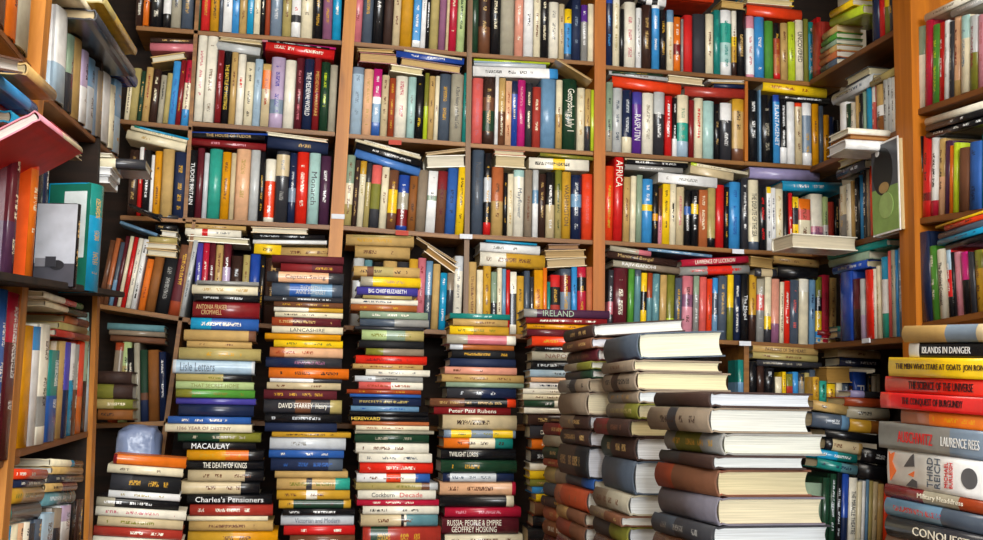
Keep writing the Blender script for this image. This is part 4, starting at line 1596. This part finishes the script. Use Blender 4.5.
# ------------------------------------------------------------------ making the books
N_SINGLE = 312
vis = sorted([b for b in BOOKS], key=lambda b: -(b['area'] + (120 if b['title'] else 0)))
single = {b['n'] for b in vis[:N_SINGLE] if b['area'] > 0}
def desc(b):
    c = colword(b['segs'])
    if b['o']['flip']: c += ' page-edged' if False else ''
    px = b['t']
    size = 'slim ' if px < .017 else ('thick ' if px > .05 else '')
    kind = 'paperback' if b['o']['soft'] else 'book'
    if b['o']['flip']: kind = 'book with its page edges outward'
    return size + c + ' ' + kind
def short(b):
    if b is None: return None
    return colword(b['segs']).split(' and ')[0].split(',')[0]
def spine_bit(e, pts, mat):
    n = len(pts); me = bpy.data.meshes.new('spine_picture')
    me.from_pydata([(x, -.0004, z) for x, z in pts] + [(x, .0006, z) for x, z in pts], [], [list(range(n)), list(range(n, 2 * n))[::-1]] + [[k, n + k, n + (k + 1) % n, (k + 1) % n] for k in range(n)])
    return obj('spine_picture', me, e, mat)
def reich(b, e):
    t, h = b['t'] / 2, b['h']
    om, dm, gm, tm_ = [plain_mat(n, c, .4, 25, .3) for n, c in (('orange_print', 'D8692E'), ('dark_print', '4A4648'), ('grey_print', '6C6E74'), ('tan_print', 'C89468'))]
    spine_bit(e, [(-.8 * t, h * .97), (-.2 * t, h * .91), (.3 * t, h * .95), (.85 * t, h * .93), (.7 * t, h * .97), (.85 * t, h * .985)], om)
    spine_bit(e, [(.1 * t, h * .84), (.7 * t, h * .78), (.9 * t, h * .75), (.2 * t, h * .74)], dm)
    spine_bit(e, [(-.3 * t, h * .80), (-.05 * t, h * .74), (-.4 * t, h * .75)], om)
    spine_bit(e, [(-.95 * t, h * .82), (-.5 * t, h * .76), (-.6 * t, h * .72), (-.95 * t, h * .72)], dm)
    spine_bit(e, [(.55 * t * math.cos(k * .2618), h * .27 + .6 * t * math.sin(k * .2618)) for k in range(24)], gm)
    for s, z, w, c in (('THIRD', .60, .95, 'slate'), ('REICH', .535, .95, 'slate'), ('MICHAEL', .46, .8, 'red'), ('BURLEIGH', .42, .8, 'red')):
        me = text_mesh(s, t * 2 * w * .85, h * (.05 if c == 'slate' else .03)); to = obj('title_lettering', me, e, ink_mat(c))
        to.matrix_local = Matrix(((1, 0, 0, 0), (0, 0, -1, -.0006), (0, 1, 0, h * z), (0, 0, 0, 1)))
mass = Acc()
ATT = None
LETTER = 0
for b in BOOKS:
    soft = b['o']['soft']; letg = b['o']['let'] and not b['title']
    ca = cover_acc(b['t'], b['d'], b['h'], b['segs'], b['ink'], soft, letg, b['o']['side'], b['n'])
    pc = b['o']['page'] or random.choice(PAGE_COLS)
    pa = pages_acc(b['t'], b['d'], b['h'], pc, soft, b['n'])
    cm = M_CLOTH if b['o']['cloth'] else M_JACKET
    if b['n'] not in single:
        mass.merge(ca, b['M'], 1 if b['o']['cloth'] else 0); mass.merge(pa, b['M'], 2); continue
    e = bpy.data.objects.new('book', None); COL.objects.link(e); e.matrix_world = b['M']; e.empty_display_size = .03
    b['e'] = e
    obj('cover', ca.mesh('cover', [cm]), e); obj('pages', pa.mesh('pages', [M_PAGE]), e)
    for i, (pp, sg) in enumerate(b.get('panels', [])):
        u0, u1, v0, v1, c = pp[:5]; hw = b['t'] / 2; d, h = b['d'], b['h']
        x0, x1 = (hw, hw + .0003 * (i + 1)) if sg > 0 else (-hw - .0003 * (i + 1), -hw)
        pm = plain_mat('printed_cover_picture', c, .3, 30, .35)
        if len(pp) > 5:
            ring = [(d * ((u0 + u1) / 2 + (u1 - u0) / 2 * math.cos(k * .2618)), h * ((v0 + v1) / 2 + (v1 - v0) / 2 * math.sin(k * .2618))) for k in range(24)]
            me = bpy.data.meshes.new('cover_picture'); me.from_pydata([(x, q, r) for x in (x0, x1) for q, r in ring], [], [list(range(24))[::-1], list(range(24, 48))] + [[k, (k + 1) % 24, 24 + (k + 1) % 24, 24 + k] for k in range(24)])
            obj('cover_picture', me, e, pm)
        else: box('cover_picture', x0, x1, d * u0, d * u1, h * v0, h * v1, pm, e, 0)
    if b['title'] == '@REICH': reich(b, e)
    elif b['title']:
        if b['o']['H']: tw, th = b['t'] * .8, b['h'] * .1
        else: tw, th = b['h'] * (b['o']['tl'] or .62), b['t'] * (b['o']['tt'] or .48)
        bits = b['title'].split('~')
        for k, bit in enumerate(bits):
            me = text_mesh(bit.replace('^', '\n'), tw * (1 if len(bits) == 1 else .47), th)
            to = obj('title_lettering', me, e, ink_mat(b['ink'] if k == 0 else b['o']['ink2']))
            lz = b['h'] * ((b['o']['ty'] or .5) if len(bits) == 1 else (.68 - .36 * k))
            # baseline runs down the spine, tops of the letters towards +x, facing -y
            to.matrix_local = Matrix(((0, 1, 0, 0), (0, 0, -1, -.0006), (-1, 0, 0, lz), (0, 0, 0, 1)))
mo = obj('books', mass.mesh('books', [M_JACKET, M_CLOTH, M_PAGE])); tag(mo, 'remaining narrow, half-hidden books filling the gaps of shelves and stacks', 'books', None, 'stuff')
# labels
used = {}
def words_n(s): return len(re.findall(r"[A-Za-z0-9'-]+", s))
ORD = 'first second third fourth fifth sixth seventh eighth ninth tenth eleventh twelfth thirteenth fourteenth fifteenth sixteenth seventeenth eighteenth nineteenth twentieth'.split()
READ = {'AFRICA': 'AFRICA', 'IRELAND': 'IRELAND', 'RUSSIA: PEOPLE & EMPIRE^GEOFFREY HOSKING': 'RUSSIA', 'AUSCHWITZ~LAURENCE REES': 'AUSCHWITZ', 'MEDIEVAL WARFARE': 'WARFARE', 'THE MEDIEVAL WORLD': 'WORLD', 'THE DEATH OF KINGS': 'DEATH OF KINGS', 'TWILIGHT LORDS': 'TWILIGHT', 'UNCOVERED': 'UNCOVERED', 'THE BATTLE OF HASTINGS': 'BATTLE', 'ISLANDS IN DANGER': 'ISLANDS', 'THE GOLD RUSHES': 'GOLD', 'CIVIL WAR SOURCE BOOK': 'CIVIL WAR', 'THE DISPUTE OF THE SEA': 'SEA', 'Lisle Letters': 'LETTERS', 'HAREM': 'HAREM', 'PAVILIONS OF THE HEART': 'HEART', '1066 YEAR OF DESTINY': 'DESTINY', 'THE SCIENCE OF THE UNIVERSE': 'SCIENCE', 'THE CONQUEST OF BURGUNDY': 'CONQUEST', 'A Short History of the Penal Code': 'HISTORY'}
def cands(b):
    D, P, f = desc(b), b['place'], b['feat']
    if f and b['title'] in READ: f += ' reading ' + READ[b['title']]
    pv, nx = b.get('pv'), b.get('nx')
    if b.get('face'): yield f'book with a {f}, {P.split(",")[0]}'; yield f'book with a {f}, {P.split(" of ")[0]}'; yield f'book with a {f}'; return
    prep = 'in ' if 'stack' in P or 'pile' in P else 'on '
    if P.startswith('on '): prep = ''
    if b.get('stack'):
        nb = f'between {short(pv)} and {short(nx)} books' if pv and nx else (f'topmost over a {short(nx)} book' if nx else f'under the {short(pv)} book')
        if f: yield f'{D}, {f}, {prep}{P}'
        yield f'{D} {nb}, {prep}{P}'; yield f'{D.replace("slim ", "").replace("thick ", "")} {nb}, {prep}{P}'
        if f: yield f'{D}, {f}, {nb}'
        return
    if b['lie']:
        on = short(b['on']); la = 'lying on a ' if on and on[0] not in 'aeiou' else 'lying on an '
        if f: yield f'{D}, {f}, lying across {P}'
        if on: yield f'{D} {la}{on} book, {P}'
        yield f'{D} lying flat, {P}'
        return
    if f: yield f'{D}, {f}, {P}'
    nb = f'between {short(pv)} and {short(nx)}' if pv and nx else (f'beside the {short(nx or pv)} end book' if nx or pv else '')
    if f: yield f'{D}, {f}, {nb}, {P.split(",")[0]}'
    yield f'{D} {nb}, {P}'
    yield f'{D} {nb}, {P}'.replace(' and ', '/', 1) if False else f'{D.replace("slim ", "").replace("thick ", "")} {nb}, {P}'
    c0 = colword(b['segs']).split(',')[0].split(' and ')[0]
    yield f'mostly {c0} book {nb}, {P}'
allc = {}
for b in BOOKS:                                  # how each book would read, to keep labels that fit only one
    for c in set(cands(b)): allc[c] = allc.get(c, 0) + 1
bad = 0
for b in BOOKS:
    if 'e' not in b: continue
    best = None
    cs = [c for c in cands(b)]
    for c in cs:
        if words_n(c) <= 16 and allc[c] == 1 and c not in used: best = c; break
    if not best:
        bad += 1
        run = [k for k in BOOKS if k['place'] == b['place'] and not k['lie']] if not b['lie'] else [k for k in BOOKS if k['place'] == b['place'] and k['lie']]
        i = run.index(b); n = len(run)
        c0 = colword(b['segs']).split(',')[0].split(' and ')[0]
        if b.get('stack'): best = f'{c0} book, {ORD[i % 20]} from the top of the {b["place"].split(" showing")[0]}'
        elif b['lie']: best = f'{c0} book lying above the row, {ORD[i % 20]} up, {b["place"]}'
        else: best = f'{c0} book, {ORD[i % 20]} along, {b["place"]}'
        while best in used: best = 'small ' + best
    used[best] = 1
    print('LABEL', words_n(best), best)
    tag(b['e'], best[0].lower() + best[1:], 'book', b['group'])
print('BOOKS', len(BOOKS), 'single', len(single), 'fallback labels', bad)
# ------------------------------------------------------------------ light
def area_light(name, loc, target, sx, sy, power, col):
    l = bpy.data.lights.new(name, 'AREA'); l.shape = 'RECTANGLE'; l.size = sx; l.size_y = sy; l.energy = power; l.color = col
    o = bpy.data.objects.new(name, l); COL.objects.link(o); o.location = loc
    o.rotation_euler = (Vector(target) - Vector(loc)).to_track_quat('-Z', 'Y').to_euler(); return o
area_light('ceiling_light', (.3, 1.3, 2.7), (.3, 2.6, 0), 1.6, 1.0, 48, (1, .93, .82))
area_light('window_daylight', (.6, -3.6, 2.1), (.45, 3, 1.4), 2.2, 1.2, 290, (.93, .97, 1))
w = bpy.data.worlds.new('world'); S.world = w; w.use_nodes = True
w.node_tree.nodes['Background'].inputs[0].default_value = (.75, .8, .9, 1); w.node_tree.nodes['Background'].inputs[1].default_value = .05
S.view_settings.view_transform = 'Standard'; S.view_settings.look = 'None'; S.view_settings.exposure = 0.0; S.view_settings.gamma = 1; S.view_settings.use_curve_mapping = False
